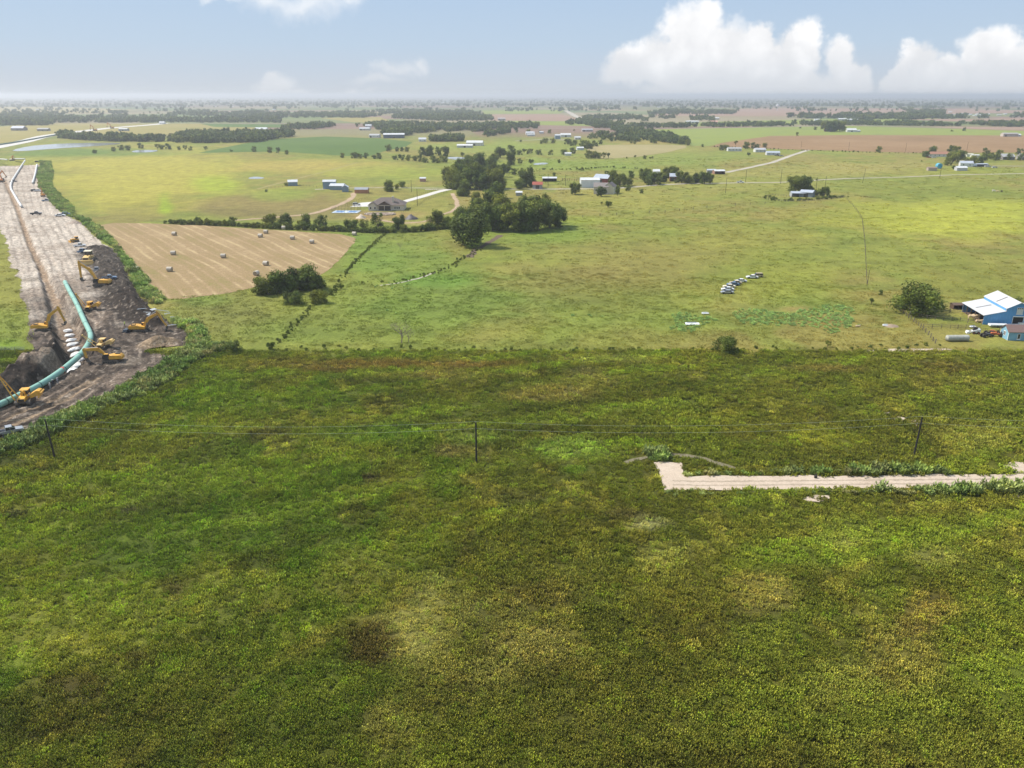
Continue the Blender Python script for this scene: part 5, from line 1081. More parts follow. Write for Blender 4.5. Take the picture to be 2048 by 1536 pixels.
mass('woodland', 'long creek woods across the centre', px_poly([(960, 258), (1240, 257), (1250, 252), (1180, 243), (1130, 246), (1060, 252), (960, 252)], 3.6, .36, 13), 10, FP, 'woods')
mass('woodland', 'straight line of woods across the right', px_poly([(1240, 257), (1400, 255.5), (1700, 251), (2200, 256), (2200, 250), (1900, 247), (1700, 245.5), (1400, 252), (1240, 253)], 3.8, .33, 14), 9, FP, 'woods')
mass('woodland', 'wooded strip running down to the tan field', px_poly([(1222, 262), (1270, 273), (1320, 284), (1350, 288), (1378, 289), (1340, 276), (1290, 265), (1245, 257), (1225, 257)], 4.0), 9, FP, 'woods')
mass('woodland', 'scrubby trees on the slope beside the middle farms', px_poly([(1180, 292), (1215, 286), (1300, 282), (1300, 276), (1260, 270), (1200, 272), (1165, 280)], 11.0, .42, 3), 8, FP, 'woods')
mass('woodland', 'narrow far tree belt above the centre farms', px_poly([(1165, 240), (1285, 240), (1285, 235), (1165, 235)], 3.2), 11, FP, 'woods')
mass('woodland', 'far trees around the white long barn', px_poly([(1285, 243), (1310, 244), (1430, 243), (1430, 238), (1310, 234), (1285, 238)], 8, .35, 4), 12, FP, 'woods')
mass('woodland', 'far right woods in two bands', np.concatenate([px_poly([(1570, 236), (1700, 240), (1790, 240), (2200, 233), (2200, 229), (1800, 232), (1580, 231)], 4.0, .40, 15), px_poly([(1290, 229), (1470, 229), (1470, 225), (1340, 223)], 3.0), px_poly([(1815, 228), (1890, 229), (1890, 225), (1815, 224)], 2.6)]), 13, FP, 'woods')
mass('woodland', 'hazy scattered woods under the horizon', np.concatenate([px_poly([(-100, 214), (2150, 214), (2150, 201), (-100, 201)], 5.0, .42, 5), px_poly([(-100, 223), (2150, 223), (2150, 213), (-100, 213)], 14.0, .52, 6), px_poly([(-100, 201), (2150, 201), (2150, 194.5), (-100, 194.5)], 6.0, .4, 7)]), 15, FP, 'woods')
# ================================================================== BUILDINGS
def cm(kind, col_, **k):
    key = (kind, col_)
    if key not in M:
        M[key] = (m_ribbed if kind in ('rib',) else m_paint)(kind + '_%d' % len(M), col_, **k)
    return M[key]
WHITE = (.62, .62, .61); LGREY = (.55, .56, .57); MGREY = (.30, .31, .32); BROOF = (.42, .45, .50); STONE = (.58, .51, .41); DROOF = (.145, .115, .10); RED = (.23, .045, .035); BLUEGREY = (.20, .27, .34); TAN = (.42, .33, .23); DARK = (.05, .045, .04); BRICK = (.45, .20, .10); PINK = (.50, .28, .22)
M['wframe'] = m_paint('white_trim', (.78, .78, .76), .6, .05)
def gable(label, px, py, w, d, eave, rise, rz=0.0, wall=WHITE, roof=LGREY, cat='house', name='farm_building', group=None, doors=0, wins=0, over=.4, open_front=False, z=0.0, world=None, ridge='x', chimney=False, end=True):
    """ridge along local x; the long wall at -y looks towards the viewer at rz=0"""
    x, y = world or G(px, py); t = thing(name, label, cat, (x, y, z), rz, group)
    wm = cm('rib' if cat in ('barn', 'shed') else 'wall', wall); rm = cm('rib', roof, metal=.0, rough=.4) if roof in (WHITE, LGREY, BROOF, MGREY) else cm('shingle', roof, rough=.9)
    if ridge == 'y':  # turn so that the gable faces the viewer
        t.rotation_euler.z = rz + math.pi / 2; w, d = d, w
    hd, hw = d / 2, w / 2
    m_ = MB(); gp_ = [(-hd, 0), (hd, 0), (hd, eave), (0, eave + rise), (-hd, eave)]
    if open_front:
        m_.prism(gp_, -hw, -hw + .12, 'x').prism(gp_, hw - .12, hw, 'x').box(0, hd - .06, eave / 2, w - .24, .12, eave)
        n = max(2, int(w / 5))
        for i in range(1, n): m_.box(-hw + w * i / n, -hd + .15, eave / 2, .22, .22, eave)
    else: m_.prism(gp_, -hw, hw, 'x')
    m_.build('wall', wm, t)
    m_ = MB(); sl = math.atan2(rise, hd); L = hd / math.cos(sl) + over
    for s in (-1, 1):
        a = (s * (hd + over * math.cos(sl)), eave - over * math.sin(sl)); nrm = (s * math.sin(sl) * .12, math.cos(sl) * .12); o_ = .015
        m_.prism([(a[0], a[1] + o_), (0 + s * .0, eave + rise + o_), (0, eave + rise + .14), (a[0] + nrm[0], a[1] + nrm[1])], -hw - over * .7, hw + over * .7, 'x')
    m_.build('roof', rm, t)
    if chimney: MB().box(w * .15, .4, eave + rise * .9, .9, .9, 2.2).build('chimney', cm('wall', STONE), t)
    # doors and windows on the long front
    n = doors + wins
    for i in range(n):
        u = -hw + w * (i + .5) / n
        if i < doors:
            o = MB().box(u, -hd - .03, min(1.5, eave * .45), min(3.0, w / n * .6), .08, min(3.0, eave * .9)).build('door', cm('wall', DARK), t)
            MB().box(u, -hd - .08, min(3.1, eave * .93), min(3.2, w / n * .66), .06, .12).build('frame', M['wframe'], o)
        else:
            f = MB().box(u, -hd - .02, eave * .55, 1.3, .06, 1.4).build('window', M['wframe'], t)
            MB().box(u, -hd - .055, eave * .55, 1.05, .03, 1.15).build('pane', M['glass'], f)
    return t
# ---- big blue barn
M['bluebarn'] = m_ribbed('blue_barn_steel', (.10, .31, .60), .5, 0, .9, 0, rust=(.085, .26, .50)); M['bluelight'] = m_ribbed('pale_blue_siding', (.22, .42, .54), .7, 0, .35, 2)
M['wroof'] = m_ribbed('white_roof_steel', (.52, .52, .53), .5, 0, .6, 1, rust=(.47, .46, .45), spec=.5)
def blue_barn():
    t = thing('blue_barn', 'large blue steel barn with white stepped roof and open left side', 'barn', (152.8, 248.4, 0), -.115)
    D = 16.2; Lw = 6.3; Cw = 8.0; X0 = 0; X1 = Lw; X2 = Lw + Cw; X3 = X2 + Lw; e0, e1, e2, pk = 3.1, 4.6, 5.5, 7.5; xm = (X1 + X2) / 2
    front = [(X0, 0), (X3, 0), (X3, e0), (X2, e1), (X2, e2), (xm, pk), (X1, e2), (X1, e1), (X0, e0)]
    MB().prism(front, 0, .15).prism(front, D - .15, D).box(X1 - .02, D / 2, (e1 + e2) / 2 - .1, .16, D - .32, e2 - e1 + .2).box(X2 + .02, D / 2, (e1 + e2) / 2 - .1, .16, D - .32, e2 - e1 + .2).box(X3 - .06, D / 2, e0 / 2, .12, D - .32, e0).box(X1, D / 2, 1.9, .1, D - .32, 3.8).build('wall', M['bluebarn'], t)
    m_ = MB(); o = .12
    m_.prism([(X1 - o * .9, e2 - o * .45 + .02), (xm, pk + .02), (xm, pk + .16), (X1 - o * .95, e2 - o * .45 + .14)], -.45, D + .45).prism([(X2 + o * .9, e2 - o * .45 + .02), (X2 + o * .95, e2 - o * .45 + .14), (xm, pk + .16), (xm, pk + .02)], -.45, D + .45); o = .45; m_.build('upper_roof', M['wroof'], t)
    for nm, a, b in (('lean_to_roof', X0 - .4, X1 - .07), ('lean_to_roof', X3 + .4, X2 + .07)):
        k = (e1 - e0) / Lw; za = e0 - .4 * k; zb = e1 - .07 * k; MB().prism([(a, za + .02), (b, zb + .02), (b, zb + .15), (a, za + .15)], -o, D + o).build(nm, M['wroof'], t)
    # trim and translucent strips
    MB().box(X1 + .02, -.04, (e1 + e2) / 2, .18, .1, e2 - e1).box(X2, -.04, (e1 + e2) / 2, .18, .1, e2 - e1).build('white_trim', M['wframe'], t)
    sk = cm('wall', (.20, .19, .18)); k = (e1 - e0) / Lw
    MB().prism([(X0 + .8, e0 + .8 * k + .16), (X1 - .9, e1 - .9 * k + .16), (X1 - .9, e1 - .9 * k + .19), (X0 + .8, e0 + .8 * k + .19)], D * .5, D * .5 + .8).build('skylight_strip', sk, t)
    k2 = (pk - e2) / (Cw / 2); MB().prism([(X1 + .3, e2 + .3 * k2 + .17), (xm - .5, pk - .5 * k2 + .17), (xm - .5, pk - .5 * k2 + .2), (X1 + .3, e2 + .3 * k2 + .2)], D * .48, D * .48 + .8).build('skylight_strip', sk, t)
    for q in range(5): pass
    m_ = MB()
    for q in range(6): m_.box(X0 + .1, .2 + q * (D - .4) / 5, e0 / 2, .2, .2, e0)
    m_.box(X0 + .1, D / 2, e0 - .12, .15, D, .22); m_.build('post', cm('wall', (.16, .12, .09)), t)
    o_ = MB().box(xm + .1, -.03, 1.45, 3.1, .08, 2.9).build('door', cm('wall', (.015, .013, .012)), t); MB().box(xm + .1, -.09, 2.95, 3.3, .08, .3).box(xm - 1.55, -.09, 1.4, .14, .06, 2.8).box(xm + 1.75, -.09, 1.4, .14, .06, 2.8).build('frame', M['wframe'], o_)
    o_ = MB().box(xm + .15, -.05, 4.75, 1.9, .1, 2.1).build('window', cm('wall', (.60, .60, .57)), t)
    m_ = MB()
    for q in range(3): m_.box(xm - .45 + q * .6, -.11, 5.6, .42, .04, .3)
    m_.build('pane', M['glass'], o_); MB().box(xm + .15, -.09, 5.84, 2.1, .06, .12).box(xm + .15, -.09, 3.66, 2.1, .06, .12).build('frame', M['wframe'], o_)
    MB().box(X0 + Lw / 2, D / 2, .03, Lw - .2, D - .4, .04).build('dirt_floor', cm('wall', (.14, .10, .07)), t)
    m_ = MB()
    for q in (.5, 1.0, 1.4): m_.tube([(X1 - .5, .6, q), (X1 - .5, D - .6, q)], .05, 6)
    m_.build('rail', cm('wall', (.16, .12, .09)), t)
blue_barn()
M['shingle_r'] = m_paint('red_brown_shingles', (.155, .095, .080), .9, .35, 5, dirt=(.24, .17, .15))
def blue_shed():
    t = thing('blue_shed', 'small pale blue shed with brown shingle roof before the blue barn', 'shed', (150.4, 230.6, 0), -.06)
    L, D, e, p = 9.5, 4.4, 2.7, 4.3
    MB().prism([(0, 0), (D, 0), (D, e), (D / 2, p), (0, e)], 0, L, 'x').build('wall', M['bluelight'], t)
    m_ = MB()
    for a, b in (((-.3, e - .2), (D / 2, p)), ((D + .3, e - .2), (D / 2, p))): m_.prism([(a[0], a[1] + .02), (b[0], b[1] + .02), (b[0], b[1] + .15), (a[0], a[1] + .14)], -.35, L + .35, 'x')
    m_.build('roof', M['shingle_r'], t)
    for x in (3.1, 7.0):
        f = MB().box(x, -.03, 1.25, .95, .08, 1.75).box(x, -.06, .33, 1.15, .14, .1).build('window', M['wframe'], t); MB().box(x, -.09, 1.3, .68, .03, 1.45).build('pane', M['glass'], f)
    f = MB().box(-.03, D * .5, 1.75, .08, 1.2, 1.4).build('window', M['wframe'], t); MB().box(-.09, D * .5 - .28, 1.75, .03, .36, 1.15).box(-.09, D * .5 + .28, 1.75, .03, .36, 1.15).build('pane', M['glass'], f)
    MB().box(-.04, 0, e / 2, .1, .16, e).box(-.04, D, e / 2, .1, .16, e).build('white_trim', M['wframe'], t)
blue_shed()
# ---- large stone farmhouse with hip roof
def farmhouse():
    x, y = G(773, 421); t = thing('farmhouse', 'large cream stone farmhouse with brown hip roof and rear porch', 'house', (x, y, 0), .02)
    W2, D, e = 11.8, 15.0, 3.3
    m_ = MB().box(0, D / 2, e / 2, 2 * W2 - 1.0, D - .2, e); m_.box(-8.6, -.3, e / 2, 5.6, 1.2, e)
    m_.prism([(-11.3, e), (-5.9, e), (-8.6, e + 1.9)], -.9, .2); m_.build('wall', cm('wall', (.62, .55, .44)), t)
    r = bmesh.new(); ov = .6
    def hip(m, x0, x1, y0, y1, z0, run):
        zr = z0 + (y1 - y0) / 2 * run; i = (y1 - y0) / 2; m.add([(x0, y0, z0), (x1, y0, z0), (x1, y1, z0), (x0, y1, z0), (x0 + i, (y0 + y1) / 2, zr), (x1 - i, (y0 + y1) / 2, zr)], [(0, 1, 5, 4), (1, 2, 5), (2, 3, 4, 5), (3, 0, 4), (0, 3, 2, 1)])
    m_ = MB(); hip(m_, -W2 - ov + .3, W2 + ov - .3, -ov, D + ov, e + .01, .52)
    for xc, hw, rs, yf in ((-8.6, 3.2, 2.1, -1.4), (-1.0, 4.9, 2.7, -2.6)):
        m_.add([(xc - hw, yf, e - .1), (xc, yf, e + rs), (xc + hw, yf, e - .1), (xc - hw, 3.5, e - .1), (xc, 6.0, e + rs), (xc + hw, 3.5, e - .1)], [(0, 1, 4, 3), (1, 2, 5, 4)])
        m_.add([(xc - hw, yf, e + .05), (xc, yf, e + rs + .16), (xc + hw, yf, e + .05), (xc - hw, 3.5, e + .05), (xc, 6.0, e + rs + .16), (xc + hw, 3.5, e + .05), ], [(0, 1, 4, 3), (1, 2, 5, 4)])
    r.free(); m_.build('roof', cm('shingle', (.145, .115, .10), rough=.9), t)
    MB().prism([(-4.9, e + .3), (2.9, e + .3), (-1.0, e + 2.5)], -2.2, -2.1).build('porch_gable', cm('wall', (.11, .075, .05)), t)
    m_ = MB()
    for q in (-5.3, -1.0, 3.2): m_.box(q, -2.1, e / 2, .3, .3, e)
    m_.box(-1.0, -2.1, e + .1, 9.0, .3, .35); m_.build('porch_post', cm('wall', (.55, .49, .40)), t)
    MB().box(-1.0, -.28, e / 2, 7.6, .1, e * .9).build('sliding_door', M['glass'], t); MB().box(-1, -1.2, .08, 9.4, 3.2, .16).build('patio', cm('wall', (.40, .35, .29)), t)
    for q in (-10.0, -7.2, 5.6, 6.9, 8.2):
        yy_ = -.9 if q < -5 else .1; f = MB().box(q, yy_ - .05, 1.7, 1.15, .08, 1.6).build('window', M['wframe'], t); MB().box(q, yy_ - .1, 1.7, .9, .04, 1.35).build('pane', M['glass'], f)
    MB().box(4.2, 3.0, e + 3.4, 1.1, 1.1, 3.6).box(4.2, 3.0, e + 5.25, 1.35, 1.35, .2).build('chimney', cm('wall', (.62, .55, .44)), t)
farmhouse()
# ---- sport court with its fence
def court():
    x, y = G(693, 424); t = thing('sport_court', 'blue and white sport court with dark mesh fence left of the farmhouse', 'court', (x, y, .06), -.03)
    MB().box(0, 0, .1, 16.5, 11, .2).build('slab', cm('wall', (.50, .56, .62)), t); m_ = MB().box(-4, 0, .23, 5.2, 6.2, .02).box(4, 0, .23, 5.2, 6.2, .02); m_.build('court_surface', cm('wall', (.10, .20, .38)), t)
    m_ = MB()
    for i in range(9):
        for s in (-1, 1): m_.tube([(-8.2 + i * 2.05, s * 5.4, .2), (-8.2 + i * 2.05, s * 5.4, 3.0)], .05, 5)
    for i in range(5):
        for s in (-1, 1): m_.tube([(s * 8.2, -5.4 + i * 2.7, .2), (s * 8.2, -5.4 + i * 2.7, 3.0)], .05, 5)
    for z in (1.6, 3.0):
        for s in (-1, 1): m_.tube([(-8.2, s * 5.4, z), (8.2, s * 5.4, z)], .035, 5).tube([(s * 8.2, -5.4, z), (s * 8.2, 5.4, z)], .035, 5)
    m_.build('fence', cm('wall', (.04, .05, .045)), t)
court()
# unfinished pool and mounds
x, y = G(760, 429); t = thing('pool', 'unfinished stone edged pool behind the farmhouse', 'pool', (x, y, .05)); m_ = MB()
for i in range(14): a = i / 14 * 6.283; m_.box(9.0 * math.cos(a), 4.4 * math.sin(a), .35, 4.2, 1.1, .7, rz=a + math.pi / 2)
m_.build('stone_edge', cm('wall', (.50, .40, .31)), t); MB().prism([(7.6 * math.cos(i * .45), 3.4 * math.sin(i * .45)) for i in range(14)], .1, .25, axis='z').build('pool_floor', cm('wall', (.30, .21, .16)), t)
def mound(px, py, w, h, mat, label, name='soil_heap', cat='heap', group=None):
    x, y = G(px, py); b = bmesh.new(); bmesh.ops.create_icosphere(b, subdivisions=4, radius=1)
    P3 = np.array([v.co[:] for v in b.verts]); n = fbm(P3[:, 0] + px, P3[:, 1] + P3[:, 2], .6, 77)
    for v, k in zip(b.verts, n):
        q = math.hypot(v.co.x, v.co.y); z = max(0, 1 - q) if v.co.z > 0 else -.1
        v.co.x *= w / 2 * (.8 + .4 * k); v.co.y *= w / 2.4 * (.8 + .4 * k); v.co.z = h * z * (.7 + .6 * k)
    me = bpy.data.meshes.new(name); b.to_mesh(me); b.free(); me.materials.append(mat)
    for p in me.polygons: p.use_smooth = True
    o = bpy.data.objects.new(name, me); C.objects.link(o); o.location = (x, y, .03); tag(o, label, cat, group)
mound(823, 438, 8.5, 3.2, cm('wall', (.10, .085, .085)), 'dark grey gravel mound behind the hedge trees'); mound(722, 436, 6.5, 2.2, cm('wall', (.50, .40, .30)), 'pale sand mound below the sport court')
# ---- other farm buildings, photo position of the foot of the front wall centre, metres
gable('dark grey metal shed alone in the golden field', 586, 371, 7.5, 8, 3.2, 1.4, .25, BLUEGREY, LGREY, 'shed', doors=0)
gable('tall middle part of the grey blue barn with pale roof', 660, 377, 10, 7, 5.6, 1.2, .1, BLUEGREY, LGREY, 'barn'); gable('long low wing of the grey blue barn sloping right', 676, 379, 11, 8, 3.2, 1.4, -.1, BLUEGREY, LGREY, 'barn')
gable('small grey blue shed at the right end of the barn', 691, 383, 4.6, 6, 3.6, 1.3, .1, BLUEGREY, BROOF, 'shed', ridge='y'); gable('orange brown shed with grey roof beside the dirt track', 724, 386, 10, 5.5, 2.9, 1.3, -.02, BRICK, MGREY, 'shed')
gable('small pink brown shed alone in the pasture', 846, 363, 5.0, 4.5, 2.8, .8, 0, PINK, LGREY, 'shed')
gable('small white loading shed below the gravel road', 1038, 391, 4.6, 4, 2.4, .8, 0, MGREY, WHITE, 'shed')
gable('small red roofed barn beside the gravel road', 1075, 377, 7.8, 7, 3.4, 1.8, -.05, (.30, .30, .29), (.33, .09, .06), 'barn', doors=1)
gable('long open livestock shed with pale roof, right one', 1104, 362.5, 8, 7, 2.8, .9, -.05, DARK, LGREY, 'shed', open_front=True); gable('long open livestock shed with pale roof, left one', 1091, 362.5, 5, 7, 2.8, .9, -.05, DARK, LGREY, 'shed', open_front=True)
gable('large white metal building with grey sliding doors', 1179, 373.5, 15, 14, 6.0, 1.2, 0, (.66, .68, .70), WHITE, 'barn', doors=0)
gable('dark red barn with pale blue metal roof behind the house', 1206, 366, 13, 12, 4.4, 2.8, -.5, RED, BROOF, 'barn', doors=1)
gable('main wing of the cream two storey house with brown roof', 1202, 387, 11, 10, 5.4, 2.6, -.12, STONE, (.22, .19, .175), 'house', wins=3); gable('gabled right wing of the cream two storey house', 1220, 387, 7.2, 10, 5.6, 2.6, -.35, (.62, .56, .42), (.14, .12, .12), 'house', wins=2, ridge='y')
gable('dark wooden barn with blue white metal roof in the thicket', 1351, 362, 10.5, 8, 4.2, 2.2, -.12, (.16, .06, .05), BROOF, 'barn', doors=2); gable('white hut deep among the thicket trees', 1312, 350, 6, 6, 3.6, 1.6, 0, WHITE, WHITE, 'house')
gable('white shed with open front at the end of the lane', 1437, 348, 10, 7, 3.0, 1.0, .1, (.30, .16, .12), WHITE, 'shed', open_front=True); gable('low pale shed left of the open fronted one', 1422, 346, 8, 6, 2.8, .8, -.1, MGREY, BROOF, 'shed')
# farmstead with the corral
gable('low grey barn with pale roof in the corral, front part', 1597, 393, 11.5, 7, 2.7, 1.0, -.10, (.40, .42, .44), BROOF, 'barn', open_front=True); gable('raised rear part of the grey corral barn', 1614, 393, 9, 9, 3.4, 1.3, -.55, (.24, .27, .31), BROOF, 'barn', doors=1)
# houses by the brown field
gable('long white house below the brown field, left one', 1468, 302, 18, 8, 3.2, 1.6, 0, WHITE, (.33, .33, .32), wins=4); gable('long pale house with grey roof and parked cars', 1519, 304, 14, 9, 3.2, 1.8, .05, (.60, .60, .56), (.40, .41, .42), wins=3)
gable('low white roofed house with blue tint at the lane', 1545, 310, 16, 9, 3.0, 1.6, -.1, (.55, .56, .58), BROOF, wins=3)
# right edge
gable('long white house with rusty red roof at the right edge', 1875, 313, 26, 9, 3.2, 2.4, -.03, (.62, .58, .54), (.34, .17, .11), wins=5)
gable('small shed with red brown roof beside the blue tank', 1863, 341, 8, 7, 2.6, .8, -.2, (.42, .34, .30), (.22, .15, .12), 'shed'); gable('pale blue roofed white house among the right trees', 1931, 333, 12, 9, 3.6, 2.0, -.3, WHITE, (.42, .45, .50), wins=2)
gable('white shed with ribbed roof below the right houses', 1921, 341, 10, 6, 2.8, 1.3, -.05, (.50, .50, .52), WHITE, 'shed', wins=0); gable('flat blue grey carport at the dirt lane', 1961, 333, 12, 7, 2.6, .5, 0, BLUEGREY, BROOF, 'shed', open_front=True)
gable('grey roofed house between dark trees at the far right', 2012, 319, 14, 10, 3.4, 3.0, 0, (.22, .20, .19), (.38, .38, .38), wins=2); gable('grey roofed house cut by the right picture edge', 2050, 319, 16, 10, 3.4, 3.0, 0, (.35, .33, .30), (.42, .42, .40), wins=2)
gable('small pale trailer left of the right side houses', 1938, 313, 8, 5, 2.8, .6, 0, (.62, .60, .48), (.62, .60, .48), 'trailer'); gable('cream trailer behind the right side trees', 1949, 315, 9, 5, 2.8, .6, 0, (.62, .60, .48), WHITE, 'trailer')
x, y = G(1877, 337); t = thing('water_tank', 'round light blue tank standing upright by the red shed', 'tank', (x, y, 0)); m_ = MB(); m_.tube([(0, -2.2, 2.6), (0, 2.2, 2.6)], 2.6, 24); m_.build('tank_shell', m_paint('light_blue_tank', (.10, .37, .50), .5, .1), t)
MB().tube([(0, -2.26, 2.6), (0, -2.2, 2.6)], 1.5, 20).build('end_plate', m_paint('deep_blue_plate', (.04, .30, .46), .5, .1), t); MB().box(-1.6, 0, .4, .4, 3.6, .9).box(1.6, 0, .4, .4, 3.6, .9).build('cradle', M['chrome'], t)
# middle distance farms
mid = [(788, 276, 36, 20, 6, 2, (.09, .11, .16), WHITE, 'barn', 'long dark blue metal barn with white roof behind the crop'), (750, 275, 18, 12, 4, 2, WHITE, (.4, .4, .4), 'house', 'white house left of the dark blue barn'), (845, 283, 12, 9, 3.6, 2.4, WHITE, LGREY, 'house', 'small white house right of the green crop'),
       (930, 295, 22, 9, 3, 1.5, (.5, .5, .5), (.60, .60, .60), 'barn', 'long low grey barn at the centre farm'), (950, 291, 24, 14, 4.4, 2.6, (.66, .60, .55), WHITE, 'barn', 'white roofed barn right of the low grey one'), (523, 263, 24, 14, 5, 3, (.6, .62, .66), WHITE, 'barn', 'white barn in the grove at left centre'),
       (248, 262, 18, 10, 4, 1.5, MGREY, WHITE, 'barn', 'white roofed shed beside the haul road'), (325, 248, 14, 8, 4, 2, WHITE, WHITE, 'house', 'small white house on the far gravel road'), (39, 261, 26, 16, 5, 4, (.22, .19, .18), (.55, .55, .57), 'barn', 'weathered grey barn with steep pale roof at far left'), (88, 262, 22, 12, 4, 2, (.22, .20, .18), (.38, .37, .35), 'barn', 'low grey brown barn right of the steep roofed one'),
       (1060, 269, 16, 9, 3.4, 2, WHITE, LGREY, 'house', 'white farmhouse among the middle farm trees'), (1062, 272, 14, 7, 3, 1, WHITE, WHITE, 'shed', 'low white shed below the middle farmhouse'), (1083, 267, 8, 6, 3, 1, LGREY, LGREY, 'shed', 'little grey shed right of the middle farmhouse'), (1115, 278, 9, 9, 6, 1.6, BLUEGREY, LGREY, 'barn', 'tall grey blue barn at the middle farms'),
       (1131, 274, 18, 12, 4, 2.4, (.66, .66, .62), WHITE, 'barn', 'white barn right of the tall grey blue one'), (1160, 300, 9, 7, 3, 1.2, (.55, .56, .55), WHITE, 'shed', 'white shed at the foot of the scrubby slope'), (1174, 263, 22, 10, 3.6, 2, (.40, .36, .34), (.34, .34, .36), 'house', 'long grey house at the wood edge'), (1136, 311, 8, 6, 2.6, 1, WHITE, WHITE, 'shed', 'little white shed between two pasture trees'),
       (1155, 279, 10, 8, 3.4, 1.6, (.5, .45, .4), LGREY, 'house', 'small tan house behind the slope trees'), (1384, 246, 34, 14, 4, 2, (.6, .6, .58), WHITE, 'barn', 'long white barn angled near the far wood line'), (1424, 239, 42, 14, 4, 2, (.4, .36, .3), WHITE, 'barn', 'very long white poultry barn on the far fields'), (1427, 247, 20, 12, 4, 3, (.62, .5, .45), (.55, .30, .24), 'house', 'red roofed white house below the poultry barn'),
       (1633, 242, 14, 10, 4, 2, WHITE, WHITE, 'house', 'white farmhouse left of two long white barns'), (1684, 241, 24, 12, 4, 2, MGREY, WHITE, 'barn', 'left one of two long white roofed barns'), (1704, 242, 30, 12, 4, 2, MGREY, WHITE, 'barn', 'right one of two long white roofed barns'),
       (1702, 264, 18, 12, 4.2, 2.8, WHITE, WHITE, 'barn', 'white roofed barn at the bright field farmhouse'), (1659, 263, 20, 9, 3.4, 1.8, (.14, .06, .05), (.12, .06, .05), 'house', 'dark red brown house under the bright field trees'), (1714, 264, 10, 7, 3, 1, WHITE, WHITE, 'shed', 'low white shed right of the bright field barn'),
       (2018, 273, 26, 10, 5, 1.4, (.48, .42, .36), (.36, .34, .32), 'house', 'two storey stone house at the right behind the brown field'), (2032, 273, 14, 7, 3, 1.6, WHITE, WHITE, 'house', 'white annex right of the stone house'),
       (1003, 241, 22, 12, 5, 3, (.35, .30, .28), (.40, .36, .34), 'house', 'grey house at the corner of the far red field'), (737, 255, 14, 9, 4, 3, WHITE, LGREY, 'house', 'white hamlet house, upper one'), (730, 260.5, 22, 10, 3.6, 2, (.5, .48, .45), LGREY, 'house', 'long hamlet house, lower one'), (823, 251, 10, 8, 4, 2, (.4, .6, .5), (.3, .5, .42), 'house', 'green roofed house on the forest edge'), (845, 256, 14, 8, 3, 1, (.6, .55, .5), (.6, .55, .5), 'barn', 'tan shed right of the green roofed house')]
for (u, v, w, d, e, r_, wc, rc, ct, lb) in mid: gable(lb, u, v, w, d, e, r_, random.uniform(-.15, .15), wc, rc, ct, doors=1 if w > 16 else 0, wins=2 if ct == 'house' else 0)
# tiny white buildings on the hazy plain
far = [(26, 220), (62, 220), (75, 220), (193, 224), (125, 230), (430, 214), (356, 211), (375, 213), (465, 214), (490, 235), (505, 233), (548, 220), (610, 212.5), (650, 211), (707, 215), (723, 224), (393, 199.5), (465, 205), (482, 209), (560, 200), (785, 204), (860, 206), (885, 206), (940, 208), (1317, 215), (1163, 210), (1215, 209), (1245, 208), (1070, 203),
       (1108, 204), (1545, 204), (1710, 202.5), (1745, 205), (1752, 205), (1756, 204.5), (1905, 230), (1918, 232), (1940, 230), (1955, 229), (1962, 231), (1975, 229), (1998, 231), (2010, 229), (2030, 231), (1950, 232), (1925, 228), (1900, 225), (2040, 203), (2010, 209), (1920, 209), (1840, 207), (1380, 206), (1420, 207), (1480, 204), (1600, 206), (1650, 209), (1330, 203), (990, 205), (1025, 207)]
far.sort(); fp_ = None
for i, (u, v) in enumerate(far):
    w = random.uniform(5, 11) * mpp(v) * .55; w = max(14, min(w, 60)); side = 'left' if u < 560 else 'centre' if u < 1300 else 'right'
    town = u > 1890 and v > 224
    gable('white house of the little settlement at the far right' if town else f'tiny white farm building on the hazy plain, {side} side', u, v, w, w * .6, w * .2, w * .1, random.uniform(-.4, .4), WHITE, WHITE if i % 3 else (.45, .42, .40), 'house' if town else 'farm building', group='settlement houses far right' if town else f'tiny white farm buildings, {side} side')
x, y = G(1554, 222); t = thing('water_tower', 'white water tower on the far plain', 'water tower', (x, y, 0)); MB().tube([(0, 0, 0), (0, 0, 22)], 1.2, 10).build('shaft', M['wht'], t); MB().tube([(0, 0, 22), (0, 0, 25), (0, 0, 29), (0, 0, 31)], 6, 14, r2=4).build('tank_bowl', M['wht'], t)
# ================================================================== BALES, POLES, FENCES, OLD CARS, CATTLE
def m_bale():
    m, nt, b = newmat('round_bale_straw'); p = objpos(nt); f = noise(nt, p, 6, 4, .7)
    nt.links.new(ramp(nt, f, [(.3, (.36, .31, .24)), (.7, (.62, .56, .47))]), b.inputs['Base Color']); b.inputs['Roughness'].default_value = .95
    bp = N(nt, 'ShaderNodeBump'); bp.inputs['Strength'].default_value = .8; nt.links.new(f, bp.inputs['Height']); nt.links.new(bp.outputs[0], b.inputs['Normal']); return m
M['bale'] = m_bale(); M['balee'] = m_paint('bale_end_straw', (.33, .26, .16), .95, .3, 5)
def bale_proto():
    t = thing('hay_bale', 'round hay bale', 'hay bale'); m_ = MB(); r = random.Random(3)
    m_.tube([(-.95, 0, .9), (-.9, 0, .9), (-.88, 0, .9), (-.4, 0, .9), (0, 0, .9), (.4, 0, .9), (.88, 0, .9), (.9, 0, .9), (.95, 0, .9)], .93, 22)
    for i in range(22): pass
    m_.build('wrap', M['bale'], t, smooth=True); MB().tube([(-.975, 0, .9), (-.955, 0, .9)], .84, 20).tube([(.955, 0, .9), (.975, 0, .9)], .84, 20).build('end_face', M['balee'], t); return t
BP = bale_proto(); BT = kidtree(BP)
